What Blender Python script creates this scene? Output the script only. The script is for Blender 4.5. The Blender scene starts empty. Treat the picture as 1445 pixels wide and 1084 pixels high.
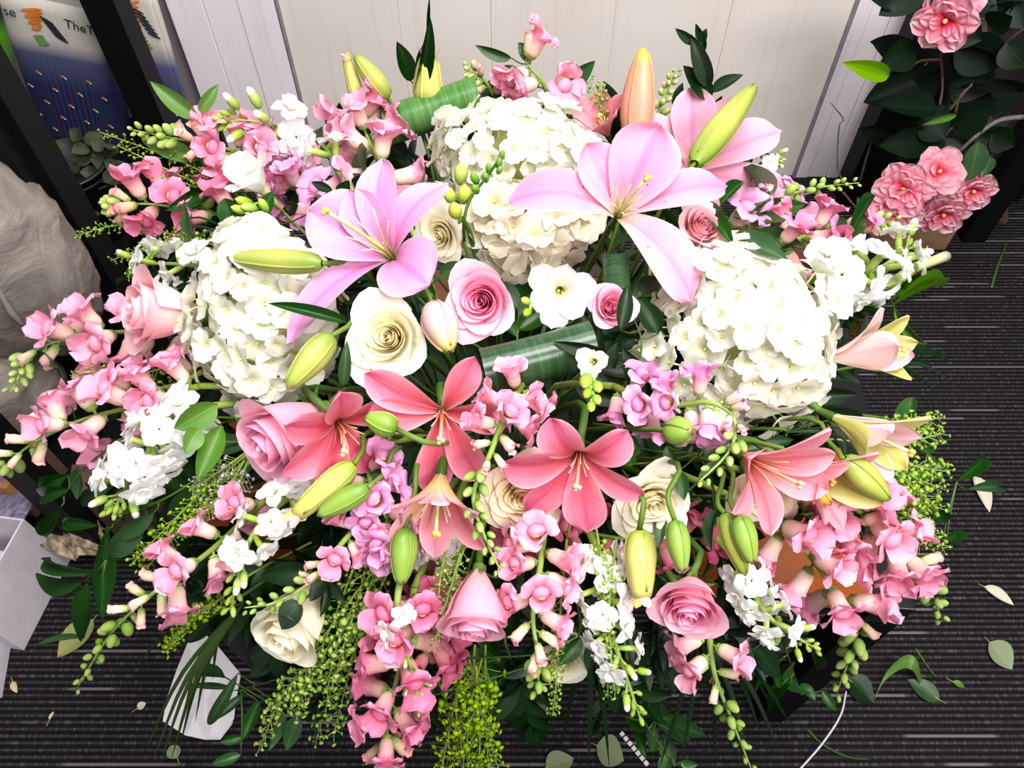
import bpy, math, random
from mathutils import Vector, Matrix, Quaternion

# ------------------------------------------------------------------ camera, world, lights, exposure
SC = bpy.context.scene
COL = SC.collection
FPX, CX, CY = 1085.0, 722.5, 542.0
PITCH = math.radians(53.7)
CAM = Vector((0, 0, 1.6))
cd = bpy.data.cameras.new('camera'); cam = bpy.data.objects.new('camera', cd); COL.objects.link(cam)
cd.sensor_width = 36.0; cd.lens = FPX / 1445.0 * 36.0; cd.clip_start = 0.02
cam.location = CAM; cam.rotation_euler = (math.pi / 2 - PITCH, 0, 0)
SC.camera = cam
FWD = Vector((0, math.cos(PITCH), -math.sin(PITCH)))
UPV = Vector((0, math.sin(PITCH), math.cos(PITCH)))
RGT = Vector((1, 0, 0))

world = bpy.data.worlds.new('room_ambient'); SC.world = world; world.use_nodes = True
wb = world.node_tree.nodes['Background']
wb.inputs[0].default_value = (0.93, 0.96, 1.0, 1); wb.inputs[1].default_value = 0.20
def area(name, loc, target, size, power, col):
    l = bpy.data.lights.new(name, 'AREA'); l.shape = 'RECTANGLE'; l.size, l.size_y = size; l.energy = power; l.color = col
    o = bpy.data.objects.new(name, l); COL.objects.link(o); o.location = loc
    o.rotation_euler = (Vector(target) - Vector(loc)).to_track_quat('-Z', 'Y').to_euler()
    return o
area('unseen_overhead_light', (0.35, 0.35, 2.75), (0.3, 0.62, 0), (1.2, 0.6), 46, (1.0, 0.97, 0.94))
area('unseen_overhead_light', (1.0, -0.9, 2.75), (0.2, 0.9, 0.4), (1.2, 0.6), 44, (1.0, 0.97, 0.94))
area('unseen_overhead_light', (-0.9, 0.2, 2.75), (-0.5, 0.5, 0.3), (0.9, 0.5), 6, (0.95, 0.97, 1.0))
area('unseen_overhead_light', (0.35, 1.15, 2.75), (0.15, 1.9, 0.3), (1.2, 0.4), 15, (1.0, 0.97, 0.95))  # added lamp, unseen, to brighten the wall
SC.view_settings.view_transform = 'Standard'; SC.view_settings.look = 'None'
SC.view_settings.gamma = 1.0; SC.view_settings.use_curve_mapping = False
SC.view_settings.exposure = 0.32

# ------------------------------------------------------------------ helpers: projection of photo measurements to places
R = math.radians
rng = random.Random(11)
def ray(px, py): return FWD + RGT * ((px - CX) / FPX) - UPV * ((py - CY) / FPX)
def at_z(px, py, z):
    d = ray(px, py); return CAM + d * ((z - CAM.z) / d.z)
def at_y(px, py, y):
    d = ray(px, py); return CAM + d * (y / d.y)
DC = Vector((0.0, 0.60, 0.66)); DA = Vector((0.74, 0.46, 0.32))     # the mound of flowers: centre and half axes
def dome(px, py, lift=0.0):
    d = ray(px, py)
    a = Vector((DA.x + lift, DA.y + lift, DA.z + lift))
    o = Vector(((CAM - DC)[i] / a[i] for i in range(3))); q = Vector((d[i] / a[i] for i in range(3)))
    A = q.dot(q); B = o.dot(q); C = o.dot(o) - 1
    D = B * B - A * C
    t = (-B - math.sqrt(D)) / A if D > 0 else -B / A
    return CAM + d * t
def depth(P): return (P - CAM).dot(FWD)
def px2m(P, px): return px * depth(P) / FPX
def facing(P, ang, tilt):
    """rotation whose Z is the facing axis: tilt degrees off the line of sight, leaning towards image angle ang (0 right, 90 up)"""
    z = (CAM - P).normalized(); r = (RGT - z * RGT.dot(z)).normalized(); u = z.cross(r)
    w = (r * math.cos(R(ang)) + u * math.sin(R(ang)))
    q = Quaternion(z.cross(w), R(tilt))
    M = Matrix((q @ r, q @ u, q @ z)).transposed()
    return M
def place(P, M3, s=1.0):
    M = M3.to_4x4()
    if s != 1.0: M = M @ Matrix.Diagonal((s, s, s, 1))
    M.translation = P; return M

# ------------------------------------------------------------------ helpers: scene objects
def lin(c):
    return tuple(((x / 255) / 12.92 if x / 255 <= 0.04045 else ((x / 255 + 0.055) / 1.055) ** 2.4) for x in c[:3]) + (1,)
def tag(o, label=None, cat=None, group=None, kind=None):
    if label: o['label'] = label
    if cat: o['category'] = cat
    if group: o['group'] = group
    if kind: o['kind'] = kind
    return o
def thing(name, label, cat, M=None, group=None):
    o = bpy.data.objects.new(name, None); COL.objects.link(o); o.empty_display_size = 0.02
    if M is not None: o.matrix_world = M
    o['mw'] = 0; del o['mw']
    WM[o.name] = M.copy() if M is not None else Matrix.Identity(4)
    return tag(o, label, cat, group)
WM = {}
def link(name, me, parent=None, M=None):
    """a mesh object; M is its world matrix when it has a parent too"""
    o = bpy.data.objects.new(name, me); COL.objects.link(o)
    M = M if M is not None else Matrix.Identity(4)
    WM[o.name] = M.copy()
    if parent is not None:
        o.parent = parent
        o.matrix_local = WM[parent.name].inverted() @ M
    else: o.matrix_world = M
    return o

class MB:
    def __init__(s): s.v = []; s.f = []; s.uv = []; s.m = []
    def grid(s, rows, uvs=None, mat=0, wrap=False):
        n0 = len(s.v); nr = len(rows); nc = len(rows[0])
        for i, r in enumerate(rows):
            for j, p in enumerate(r):
                s.v.append(tuple(p))
                s.uv.append(uvs[i][j] if uvs else (j / max(1, nc - 1), i / max(1, nr - 1)))
        for i in range(nr - 1):
            for j in range(nc if wrap else nc - 1):
                k = (j + 1) % nc
                s.f.append((n0 + i * nc + j, n0 + i * nc + k, n0 + (i + 1) * nc + k, n0 + (i + 1) * nc + j)); s.m.append(mat)
    def fan(s, idx, mat=0): s.f.append(tuple(idx)); s.m.append(mat)
    def tube(s, pts, radii, n=6, mat=0, cap=True, v0=0.0, v1=1.0):
        rows = []; uvs = []; ref = None
        for i, p in enumerate(pts):
            t = (pts[min(i + 1, len(pts) - 1)] - pts[max(i - 1, 0)])
            if t.length < 1e-9: t = Vector((0, 0, 1))
            t.normalize()
            if ref is None: ref = t.orthogonal().normalized()
            ref = (ref - t * ref.dot(t)).normalized(); b = t.cross(ref)
            r = radii[i] if not isinstance(radii, (int, float)) else radii
            rows.append([p + (ref * math.cos(2 * math.pi * k / n) + b * math.sin(2 * math.pi * k / n)) * r for k in range(n)])
            uvs.append([(k / n, v0 + (v1 - v0) * i / (len(pts) - 1)) for k in range(n)])
        n0 = len(s.v); s.grid(rows, uvs, mat, True)
        if cap:
            s.fan([n0 + k for k in range(n)][::-1], mat); s.fan([n0 + (len(pts) - 1) * n + k for k in range(n)], mat)
    def box(s, lo, hi, mat=0, M=None):
        n0 = len(s.v)
        for z in (lo[2], hi[2]):
            for x, y in ((lo[0], lo[1]), (hi[0], lo[1]), (hi[0], hi[1]), (lo[0], hi[1])):
                p = Vector((x, y, z)); p = M @ p if M else p
                s.v.append(tuple(p)); s.uv.append((x, z))
        for q in ((0, 3, 2, 1), (4, 5, 6, 7), (0, 1, 5, 4), (1, 2, 6, 5), (2, 3, 7, 6), (3, 0, 4, 7)):
            s.f.append(tuple(n0 + i for i in q)); s.m.append(mat)
    def ball(s, c, r, mat=0, nu=6, nv=8, M=None):
        rows = []
        for i in range(nu + 1):
            a = math.pi * i / nu
            row = []
            for j in range(nv):
                b = 2 * math.pi * j / nv
                p = Vector((c[0] + r[0] * math.sin(a) * math.cos(b), c[1] + r[1] * math.sin(a) * math.sin(b), c[2] - r[2] * math.cos(a)))
                row.append(M @ p if M else p)
            rows.append(row)
        s.grid(rows, None, mat, True)
    def mesh(s, name, mats, smooth=True):
        me = bpy.data.meshes.new(name); me.from_pydata(s.v, [], s.f)
        for m in mats: me.materials.append(m)
        uvl = me.uv_layers.new(name='uv')
        flat = []
        for f in s.f:
            for i in f: flat += s.uv[i]
        uvl.data.foreach_set('uv', flat)
        me.polygons.foreach_set('material_index', s.m)
        me.polygons.foreach_set('use_smooth', [smooth] * len(s.f))
        me.update(); return me

def spline(pts, n):
    """Catmull-Rom through points, n samples"""
    P = [pts[0] * 2 - pts[1]] + list(pts) + [pts[-1] * 2 - pts[-2]]
    out = []; m = len(pts) - 1
    for k in range(n):
        t = k / (n - 1) * m; i = min(int(t), m - 1); u = t - i
        a, b, c, d = P[i], P[i + 1], P[i + 2], P[i + 3]
        out.append(0.5 * ((2 * b) + (c - a) * u + (2 * a - 5 * b + 4 * c - d) * u * u + (3 * b - a - 3 * c + d) * u ** 3))
    return out
def path_at(pts, t):
    x = t * (len(pts) - 1); i = min(int(x), len(pts) - 2); u = x - i
    return pts[i].lerp(pts[i + 1], u), (pts[i + 1] - pts[i]).normalized()

# ------------------------------------------------------------------ materials
MATS = {}
def nmat(name):
    m = bpy.data.materials.new(name); m.use_nodes = True; nt = m.node_tree
    return m, nt, nt.nodes, nt.links, nt.nodes['Principled BSDF']
def ramp(N, L, src, stops):
    r = N.new('ShaderNodeValToRGB'); e = r.color_ramp.elements
    while len(e) < len(stops): e.new(0.5)
    for k, (p, c) in enumerate(stops): e[k].position = p; e[k].color = lin(c)
    L.new(src, r.inputs[0]); return r
def mixc(N, L, fac, a, b, mode='MIX'):
    x = N.new('ShaderNodeMix'); x.data_type = 'RGBA'; x.blend_type = mode
    for s, v in ((0, fac), (6, a), (7, b)):
        if hasattr(v, 'type') and hasattr(v, 'links'): L.new(v, x.inputs[s])
        elif s == 0: x.inputs[0].default_value = v
        else: x.inputs[s].default_value = lin(v)
    return x.outputs[2]
def maths(N, L, op, a, b=0.0):
    x = N.new('ShaderNodeMath'); x.operation = op
    for i, v in enumerate((a, b)):
        if isinstance(v, (int, float)): x.inputs[i].default_value = v
        else: L.new(v, x.inputs[i])
    return x.outputs[0]
def plain(name, col, rough=0.6, noise=0.0, scale=30, metal=0.0, bump=0.0, spec=0.5):
    if name in MATS: return MATS[name]
    m, nt, N, L, b = nmat(name)
    b.inputs['Roughness'].default_value = rough; b.inputs['Metallic'].default_value = metal
    b.inputs['Specular IOR Level'].default_value = spec
    tc = N.new('ShaderNodeTexCoord'); nz = N.new('ShaderNodeTexNoise'); nz.inputs['Scale'].default_value = scale
    nz.inputs['Detail'].default_value = 4
    L.new(tc.outputs['Object'], nz.inputs['Vector'])
    lo = tuple(max(0, c * (1 - noise)) for c in col); hi = tuple(min(255, c * (1 + noise)) for c in col)
    r = ramp(N, L, nz.outputs[0], [(0.3, lo), (0.7, hi)]); L.new(r.outputs[0], b.inputs['Base Color'])
    if bump:
        bp = N.new('ShaderNodeBump'); bp.inputs['Strength'].default_value = bump; bp.inputs['Distance'].default_value = 0.004
        L.new(nz.outputs[0], bp.inputs['Height']); L.new(bp.outputs[0], b.inputs['Normal'])
    MATS[name] = m; return m
def petal_mat(name, stops, rib=None, rib_w=0.12, edge=None, spots=False, rough=0.5, transl=0.28, veins=0.0, vary=0.06, spec=0.25, streak=None):
    """colours along the petal (v of its uv), midrib and edge across it (u)"""
    if name in MATS: return MATS[name]
    m, nt, N, L, b = nmat(name)
    uv = N.new('ShaderNodeUVMap'); sep = N.new('ShaderNodeSeparateXYZ'); L.new(uv.outputs[0], sep.inputs[0])
    u, v = sep.outputs[0], sep.outputs[1]
    col = ramp(N, L, v, stops).outputs[0]
    ua = maths(N, L, 'ABSOLUTE', maths(N, L, 'SUBTRACT', u, 0.5))                      # 0 middle .. 0.5 edge
    if edge:
        ef = maths(N, L, 'MULTIPLY', maths(N, L, 'POWER', maths(N, L, 'MULTIPLY', ua, 2.0), 3.0), 0.85)
        col = mixc(N, L, ef, col, edge)
    if rib:
        rf = N.new('ShaderNodeMapRange'); rf.interpolation_type = 'SMOOTHSTEP'
        rf.inputs[1].default_value = 0; rf.inputs[2].default_value = rib_w; rf.inputs[3].default_value = 0.75; rf.inputs[4].default_value = 0
        L.new(ua, rf.inputs[0]); col = mixc(N, L, rf.outputs[0], col, rib)
    wv = None
    if veins:
        cmb = N.new('ShaderNodeCombineXYZ')
        L.new(maths(N, L, 'MULTIPLY', u, 26.0), cmb.inputs[0]); L.new(maths(N, L, 'MULTIPLY', v, 2.0), cmb.inputs[1])
        nz = N.new('ShaderNodeTexNoise'); nz.inputs['Scale'].default_value = 1.0; L.new(cmb.outputs[0], nz.inputs['Vector'])
        wv = nz.outputs[0]
        if streak: col = mixc(N, L, maths(N, L, 'MULTIPLY', maths(N, L, 'POWER', wv, 2.5), veins * 1.6), col, streak)
    if spots:
        vo = N.new('ShaderNodeTexVoronoi'); vo.inputs['Scale'].default_value = 13; vo.inputs['Randomness'].default_value = 1
        cmb = N.new('ShaderNodeCombineXYZ'); L.new(maths(N, L, 'MULTIPLY', u, 0.75), cmb.inputs[0]); L.new(maths(N, L, 'MULTIPLY', v, 1.2), cmb.inputs[1])
        L.new(cmb.outputs[0], vo.inputs['Vector'])
        near = maths(N, L, 'LESS_THAN', vo.outputs['Distance'], 0.13)
        band = maths(N, L, 'MULTIPLY', maths(N, L, 'LESS_THAN', v, 0.42), maths(N, L, 'GREATER_THAN', v, 0.12))
        wn = N.new('ShaderNodeTexWhiteNoise'); L.new(vo.outputs['Position'], wn.inputs[0])
        col = mixc(N, L, maths(N, L, 'MULTIPLY', maths(N, L, 'MULTIPLY', near, band), maths(N, L, 'GREATER_THAN', wn.outputs[0], 0.35)), col, (110, 20, 60))
    oi = N.new('ShaderNodeObjectInfo')
    hs = N.new('ShaderNodeHueSaturation'); L.new(col, hs.inputs['Color'])
    L.new(maths(N, L, 'ADD', maths(N, L, 'MULTIPLY', oi.outputs['Random'], 2 * vary), 1 - vary), hs.inputs['Value'])
    L.new(maths(N, L, 'ADD', maths(N, L, 'MULTIPLY', oi.outputs['Random'], -2 * vary), 1 + vary), hs.inputs['Saturation'])
    L.new(hs.outputs[0], b.inputs['Base Color'])
    b.inputs['Roughness'].default_value = rough; b.inputs['Specular IOR Level'].default_value = spec
    if wv is not None:
        bp = N.new('ShaderNodeBump'); bp.inputs['Strength'].default_value = 0.25; bp.inputs['Distance'].default_value = 0.002
        L.new(wv, bp.inputs['Height']); L.new(bp.outputs[0], b.inputs['Normal'])
    if transl:
        tr = N.new('ShaderNodeBsdfTranslucent'); L.new(hs.outputs[0], tr.inputs[0])
        mx = N.new('ShaderNodeMixShader'); mx.inputs[0].default_value = transl
        L.new(b.outputs[0], mx.inputs[1]); L.new(tr.outputs[0], mx.inputs[2])
        L.new(mx.outputs[0], N['Material Output'].inputs[0])
    MATS[name] = m; return m

STEM = petal_mat('stem_green', [(0, (76, 108, 36)), (1, (40, 66, 24))], transl=0.05, vary=0.12)
STEM_PALE = petal_mat('stem_pale_green', [(0, (128, 150, 60)), (1, (160, 185, 105))], transl=0.1, vary=0.08)
LEAF = petal_mat('ruscus_leaf', [(0, (44, 84, 30)), (0.5, (32, 72, 28)), (1, (38, 78, 32))], rib=(66, 108, 48), rib_w=0.03, transl=0.12, rough=0.3, veins=0.4, vary=0.3, spec=0.4)
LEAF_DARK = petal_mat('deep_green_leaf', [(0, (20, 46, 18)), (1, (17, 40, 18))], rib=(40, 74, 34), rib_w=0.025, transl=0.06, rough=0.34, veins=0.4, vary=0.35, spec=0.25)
LEAF_LIGHT = petal_mat('fresh_green_leaf', [(0, (88, 130, 36)), (1, (74, 120, 38))], rib=(130, 165, 70), rib_w=0.03, transl=0.2, rough=0.35, veins=0.4, vary=0.15, spec=0.45)
ASPID = petal_mat('broad_leaf_striped', [(0, (18, 48, 26)), (1, (22, 56, 28))], transl=0.03, rough=0.26, veins=0.6, streak=(70, 108, 70), vary=0.05, spec=0.4)
ASPID_L = petal_mat('broad_leaf_lighter', [(0, (48, 98, 38)), (1, (58, 112, 44))], transl=0.08, rough=0.3, veins=1.0, streak=(110, 150, 90), vary=0.05, spec=0.5)

# ------------------------------------------------------------------ petal surface
def prof(kind, t):
    if kind == 'lily': return max(0.02, (0.2 + 0.8 * math.sin(math.pi * min(1, t ** 0.9) * 0.6) ** 1.3) * (1 - t ** 6) ** 0.8) if t < 1 else 0.02
    if kind == 'leaf': return max(0.015, math.sin(math.pi * t ** 0.8) ** 0.85)
    if kind == 'round': return max(0.05, (0.25 + 0.75 * math.sin(min(1, t / 0.62) * math.pi / 2)) * math.sqrt(max(0, 1 - max(0, (t - 0.55) / 0.45) ** 2.6)))
    if kind == 'strap': return max(0.04, (t * 9) ** 0.5 if t < 0.11 else (1 - ((t - 0.11) / 0.89) ** 2.5))
    return 1.0
def petal(mb, L, W, a0, a1, p=1.0, cup=0.6, kind='lily', nu=9, nv=6, ruf=0.0, rf=3.0, rib=0.0, az=0.0, r0=0.0, z0=0.0, ph=0.0, M=None, mat=0, side=0.0, v0=0.0, v1=1.0):
    """a0,a1: angle from the flower axis at base and tip (deg); cup: bend across; side: sideways swing"""
    rows = []; uvs = []; x, z = r0, z0; ca, sa = math.cos(az), math.sin(az)
    pa = R(a0)
    for i in range(nu + 1):
        t = i / nu; a = R(a0 + (a1 - a0) * t ** p)
        if i:
            am = (a + pa) / 2; x += math.sin(am) * L / nu; z += math.cos(am) * L / nu
        pa = a
        nx, nz = -math.cos(a), math.sin(a); w = prof(kind, t) * W / 2; c = cup * (1 - 0.4 * t)
        row = []
        for j in range(nv + 1):
            s = 2 * j / nv - 1
            if abs(c) > 1e-3: y = math.sin(c * s) / c * w; h = (1 - math.cos(c * s)) / c * w
            else: y, h = s * w, 0
            h += ruf * W * math.sin(rf * s + ph + 4 * t) * t * t * (0.3 + abs(s)) - rib * W * math.exp(-(s / 0.18) ** 2)
            yy = y + side * L * t * t
            X, Z = x + nx * h, z + nz * h
            q = Vector((X * ca - yy * sa, X * sa + yy * ca, Z))
            row.append(M @ q if M else q)
        rows.append(row); uvs.append([(j / nv, v0 + (v1 - v0) * t) for j in range(nv + 1)])
    mb.grid(rows, uvs, mat)
def petal_mesh(name, mats, **k):
    mb = MB(); petal(mb, **k); return mb.mesh(name, mats)

FOAM_TOP = 0.74
def foam_point(P):
    return Vector((max(-0.36, min(0.36, P.x * 0.55)), 0.6 + max(-0.13, min(0.13, (P.y - 0.6) * 0.35)), 0.72))
def stem_obj(root, P, axis, r=0.004, back=0.06, mat=None, name='stem'):
    T = foam_point(P); Q = P - axis * back
    pts = spline([P, Q, DC + (Q - DC) * 0.62, T], 9)
    mb = MB(); mb.tube(pts, [r] * 9, 6)
    return link(name, mb.mesh(name, [mat or STEM]), root)
def lathe(mb, prof_pts, n=10, mat=0, M=None, ridge=0, ridge_amp=0.0, bend=None):
    rows = []; uvs = []
    zt = prof_pts[-1][1] - prof_pts[0][1]
    for (r, z) in prof_pts:
        row = []
        for k in range(n):
            a = 2 * math.pi * k / n
            rr = r * (1 + ridge_amp * math.cos(ridge * a)) if ridge else r
            q = Vector((rr * math.cos(a), rr * math.sin(a), z))
            if bend: q.x += bend * (z / max(1e-6, zt)) ** 2 * zt
            row.append(M @ q if M else q)
        rows.append(row); uvs.append([(k / n, (z - prof_pts[0][1]) / zt if zt else 0) for k in range(n)])
    mb.grid(rows, uvs, mat, True)
# ------------------------------------------------------------------ flower builders
ROSE_COL = {
 'pink': ([(0, (240, 160, 190)), (0.6, (246, 150, 188)), (1, (252, 184, 212))], [(0, (238, 205, 190)), (0.5, (250, 178, 202)), (1, (253, 196, 216))]),
 'blush': ([(0, (250, 214, 200)), (0.6, (248, 176, 190)), (1, (252, 200, 208))], [(0, (244, 222, 190)), (0.5, (251, 208, 204)), (1, (252, 202, 212))]),
 'cream': ([(0, (238, 222, 170)), (0.6, (246, 236, 196)), (1, (252, 246, 220))], [(0, (228, 226, 170)), (0.5, (250, 243, 214)), (1, (253, 249, 232))]),
 'peach': ([(0, (236, 206, 140)), (0.6, (246, 224, 168)), (1, (252, 240, 208))], [(0, (238, 222, 170)), (0.5, (250, 234, 196)), (1, (253, 244, 220))]),
}
def rose_petal(Rr, Hh, Phi, op, curl, seed, nu=9, nv=10, point=0.0):
    rr = random.Random(seed); ph = rr.random() * 6.28; lean = rr.uniform(0.05, 0.1)
    rows = []; uvs = []
    for i in range(nu + 1):
        t = i / nu; row = []; uvr = []
        for j in range(nv + 1):
            s = 2 * j / nv - 1
            tt = t * (1 - 0.2 * abs(s) ** 2.6 + point * math.exp(-(s / 0.25) ** 2))
            b = math.sin(min(tt / 0.72, 1) * math.pi / 2)
            k = max(0, (tt - 0.66) / 0.34)
            rho = Rr * (0.16 + 0.84 * b) * (1 - lean * s) + op * tt ** 3
            rho += curl * k * k * (0.75 + 0.35 * math.sin(2.3 * s + ph)) + 0.018 * math.sin(4 * s + ph) * tt
            z = Hh * tt - curl * 0.55 * k ** 3 + 0.015 * math.sin(5 * s + ph) * tt
            phi = Phi * s
            row.append(Vector((rho * math.cos(phi), rho * math.sin(phi), z))); uvr.append((j / nv, t))
        rows.append(row); uvs.append(uvr)
    mb = MB(); mb.grid(rows, uvs); return mb
ROSES = {}
def rose_meshes(style, colr):
    if (style, colr) in ROSES: return ROSES[(style, colr)]
    inn = petal_mat('rose_%s_inner' % colr, ROSE_COL[colr][0], transl=0.3, vary=0.05, veins=0.3)
    out = petal_mat('rose_%s_outer' % colr, ROSE_COL[colr][1], transl=0.3, vary=0.04, veins=0.3)
    res = []
    N = {'cup': 20, 'open': 21, 'full': 26, 'bud': 13, 'small': 15}[style]
    for k in range(N):
        f = k / (N - 1)
        if style in ('open', 'small'):
            p = dict(Rr=0.06 + 0.60 * f ** 0.95, Hh=1.0 - 0.12 * f * f, Phi=2.1 - 1.05 * f, op=0.34 * f ** 2.2, curl=0.01 + 0.2 * f ** 1.7)
        elif style == 'cup':
            p = dict(Rr=0.07 + 0.56 * f ** 0.9, Hh=1.32 - 0.1 * f * f, Phi=2.1 - 0.8 * f, op=0.26 * f ** 2, curl=0.01 + 0.26 * f ** 2)
        elif style == 'full':
            p = dict(Rr=0.05 + 0.62 * f ** 0.85, Hh=0.95 - 0.2 * f * f, Phi=1.7 - 0.8 * f, op=0.42 * f ** 2, curl=0.03 + 0.24 * f ** 1.5)
        else:
            p = dict(Rr=0.07 + 0.5 * f ** 0.9, Hh=1.62 - 0.12 * f * f, Phi=2.1 - 0.6 * f, op=0.16 * f ** 2, curl=0.01 + 0.27 * f ** 3)
        mb = rose_petal(seed=k * 7 + len(style), point=0.05 * f if style != 'bud' else 0.0, **p)
        res.append((mb.mesh('rose_petal', [inn if f < 0.62 else out]), k * 2.39996 + (0.3 if f > 0.5 else 0)))
    ROSES[(style, colr)] = res; return res
SEPAL = petal_mat('sepal_green', [(0, (110, 140, 60)), (1, (90, 125, 50))], transl=0.15)
def rose(label, px, py, r_px, ang, tilt, style, colr, lift=0.0, group=None):
    P = dome(px, py, lift); M3 = facing(P, ang, tilt); s = px2m(P, r_px) / (1.06 if style != 'bud' else 0.72)
    axis = M3.col[2].normalized()
    h = 0.5 if style != 'bud' else 0.8
    base = P - axis * s * h
    M = place(base, M3, s)
    root = thing('rose', label, 'rose', M, group)
    for me, az in rose_meshes(style, colr):
        link('petal', me, root, M @ Matrix.Rotation(az, 4, 'Z'))
    key = 'calyx_mesh'
    if key not in ROSES:
        mb = MB(); lathe(mb, [(0.03, -0.14), (0.12, -0.1), (0.15, 0.0), (0.12, 0.06)], 8)
        for q in range(5): petal(mb, 0.6, 0.16, 30, 120, cup=0.4, kind='leaf', nu=5, nv=2, az=q * 1.2566, r0=0.1)
        ROSES[key] = mb.mesh('calyx', [SEPAL])
    link('calyx', ROSES[key], root, M)
    stem_obj(root, base - axis * 0.1 * s, axis, 0.0035, 0.04)
    return root

LILY_COL = {
 'pink': dict(stops=[(0, (186, 192, 96)), (0.14, (226, 190, 176)), (0.3, (246, 164, 192)), (0.7, (246, 166, 202)), (1, (242, 150, 188))], rib=(236, 126, 174), edge=(249, 192, 216), spots=True, veins=0.5, streak=(240, 150, 196)),
 'lilac': dict(stops=[(0, (196, 176, 120)), (0.12, (218, 120, 178)), (0.35, (226, 152, 204)), (1, (232, 172, 212))], rib=(216, 116, 182), edge=(236, 192, 224), veins=0.6, streak=(222, 140, 200)),
 'rosy': dict(stops=[(0, (190, 170, 110)), (0.14, (222, 150, 170)), (0.4, (236, 168, 196)), (1, (240, 180, 204))], rib=(218, 130, 170), edge=(246, 200, 216), veins=0.5, streak=(220, 140, 180)),
 'coral': dict(stops=[(0, (110, 60, 30)), (0.1, (196, 64, 58)), (0.34, (224, 92, 104)), (0.72, (236, 126, 156)), (1, (230, 104, 146))], rib=(212, 80, 120), edge=(248, 184, 204), veins=0.6, streak=(222, 84, 110)),
 'salmon': dict(stops=[(0, (180, 110, 60)), (0.15, (236, 140, 130)), (0.5, (238, 142, 156)), (1, (242, 158, 176))], rib=(226, 108, 130), edge=(248, 190, 200), veins=0.5, streak=(228, 110, 128)),
 'palepink': dict(stops=[(0, (206, 200, 120)), (0.2, (244, 210, 206)), (1, (250, 204, 214))], rib=(240, 180, 190), edge=(252, 220, 226), veins=0.4, streak=(240, 180, 196)),
 'yellowgreen': dict(stops=[(0, (160, 170, 50)), (0.5, (200, 198, 104)), (0.9, (216, 208, 130)), (1, (220, 170, 100))], rib=(176, 180, 80), edge=(238, 228, 180), veins=0.4, streak=(186, 190, 70)),
 'mixed': dict(stops=[(0, (150, 120, 60)), (0.3, (226, 200, 90)), (0.6, (248, 196, 190)), (1, (246, 150, 176))], rib=(236, 190, 100), edge=(250, 200, 212), veins=0.4, streak=(232, 150, 160)),
}
def lily_mat(c): return petal_mat('lily_%s' % c, rough=0.42, transl=0.3, vary=0.03, **LILY_COL[c])
FIL = petal_mat('filament', [(0, (190, 200, 110)), (1, (228, 216, 160))], transl=0.1)
FIL_R = petal_mat('filament_red', [(0, (200, 90, 60)), (1, (240, 176, 150))], transl=0.1)
STIG = plain('stigma', (232, 186, 90), 0.5, 0.1)
STIG_P = plain('stigma_pale', (240, 176, 150), 0.5, 0.1)
ANTH = plain('anther_brown', (150, 86, 40), 0.8, 0.2)
def lily(label, px, py, ang, tilt, colr, tepals, lift=0.03, pist=0.75, pist_az=None, red=False, stam=True, group=None, outer=None, anthers=False):
    """tepals: (image azimuth, length px, width px, a0, a1, p, side)"""
    P = dome(px, py, lift); M3 = facing(P, ang, tilt); M = place(P, M3); axis = M3.col[2].normalized()
    root = thing('lily', label, 'lily', M, group); k = px2m(P, 1)
    mat = lily_mat(colr)
    Lm = max(t[1] for t in tepals) * k
    for i, t in enumerate(tepals):
        az, Lp, Wp, a0, a1, p = t[:6]; side = t[6] if len(t) > 6 else 0
        m = lily_mat(t[7]) if len(t) > 7 else mat
        me = petal_mesh('tepal', [m], L=Lp * k, W=Wp * k * 1.2, a0=a0, a1=a1, p=p, cup=0.7, kind='lily', nu=14, nv=8, ruf=0.06, rf=3.4, rib=0.035,
                        az=R(az), r0=0.004, ph=i * 1.7, side=side)
        link('tepal', me, root, M)
    fm = FIL_R if red else FIL
    if stam:
        for q in range(6):
            a = q * math.pi / 3 + 0.3; l = Lm * pist * 0.72
            pts = [Vector((math.cos(a) * (0.003 + 0.28 * l * t * t), math.sin(a) * (0.003 + 0.28 * l * t * t), l * t)) for t in (0, 0.33, 0.66, 1)]
            mb = MB(); mb.tube(pts, [0.0011, 0.001, 0.0009, 0.0006], 5)
            s = link('stamen', mb.mesh('stamen', [fm]), root, M)
            if anthers:
                mb = MB(); mb.ball(tuple(pts[-1]), (0.0018, 0.0018, 0.005)); link('anther', mb.mesh('anther', [ANTH]), s, M)
    l = Lm * pist; d = R(pist_az) if pist_az is not None else 0; bd = 0.35 if pist_az is not None else 0.06
    pts = [Vector((math.cos(d) * bd * l * t ** 1.6, math.sin(d) * bd * l * t ** 1.6, l * t)) for t in (0, 0.25, 0.5, 0.75, 1)]
    mb = MB(); mb.tube(pts, [0.0028, 0.0022, 0.0017, 0.0017, 0.0021], 6)
    ps = link('pistil', mb.mesh('pistil', [fm]), root, M)
    mb = MB()
    for q in range(3):
        a = q * 2.0944; mb.ball((pts[-1].x + 0.0022 * math.cos(a), pts[-1].y + 0.0022 * math.sin(a), pts[-1].z), (0.0027, 0.0027, 0.0026), nu=5, nv=6)
    link('stigma', mb.mesh('stigma', [STIG_P if red else STIG]), ps, M)
    mb = MB(); lathe(mb, [(0.0035, -0.02), (0.005, -0.008), (0.0055, -0.002), (0.003, 0.002)], 8)
    link('receptacle', mb.mesh('receptacle', [STEM]), root, M)
    stem_obj(root, P - axis * 0.018, axis, 0.004, 0.05)
    return root

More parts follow.
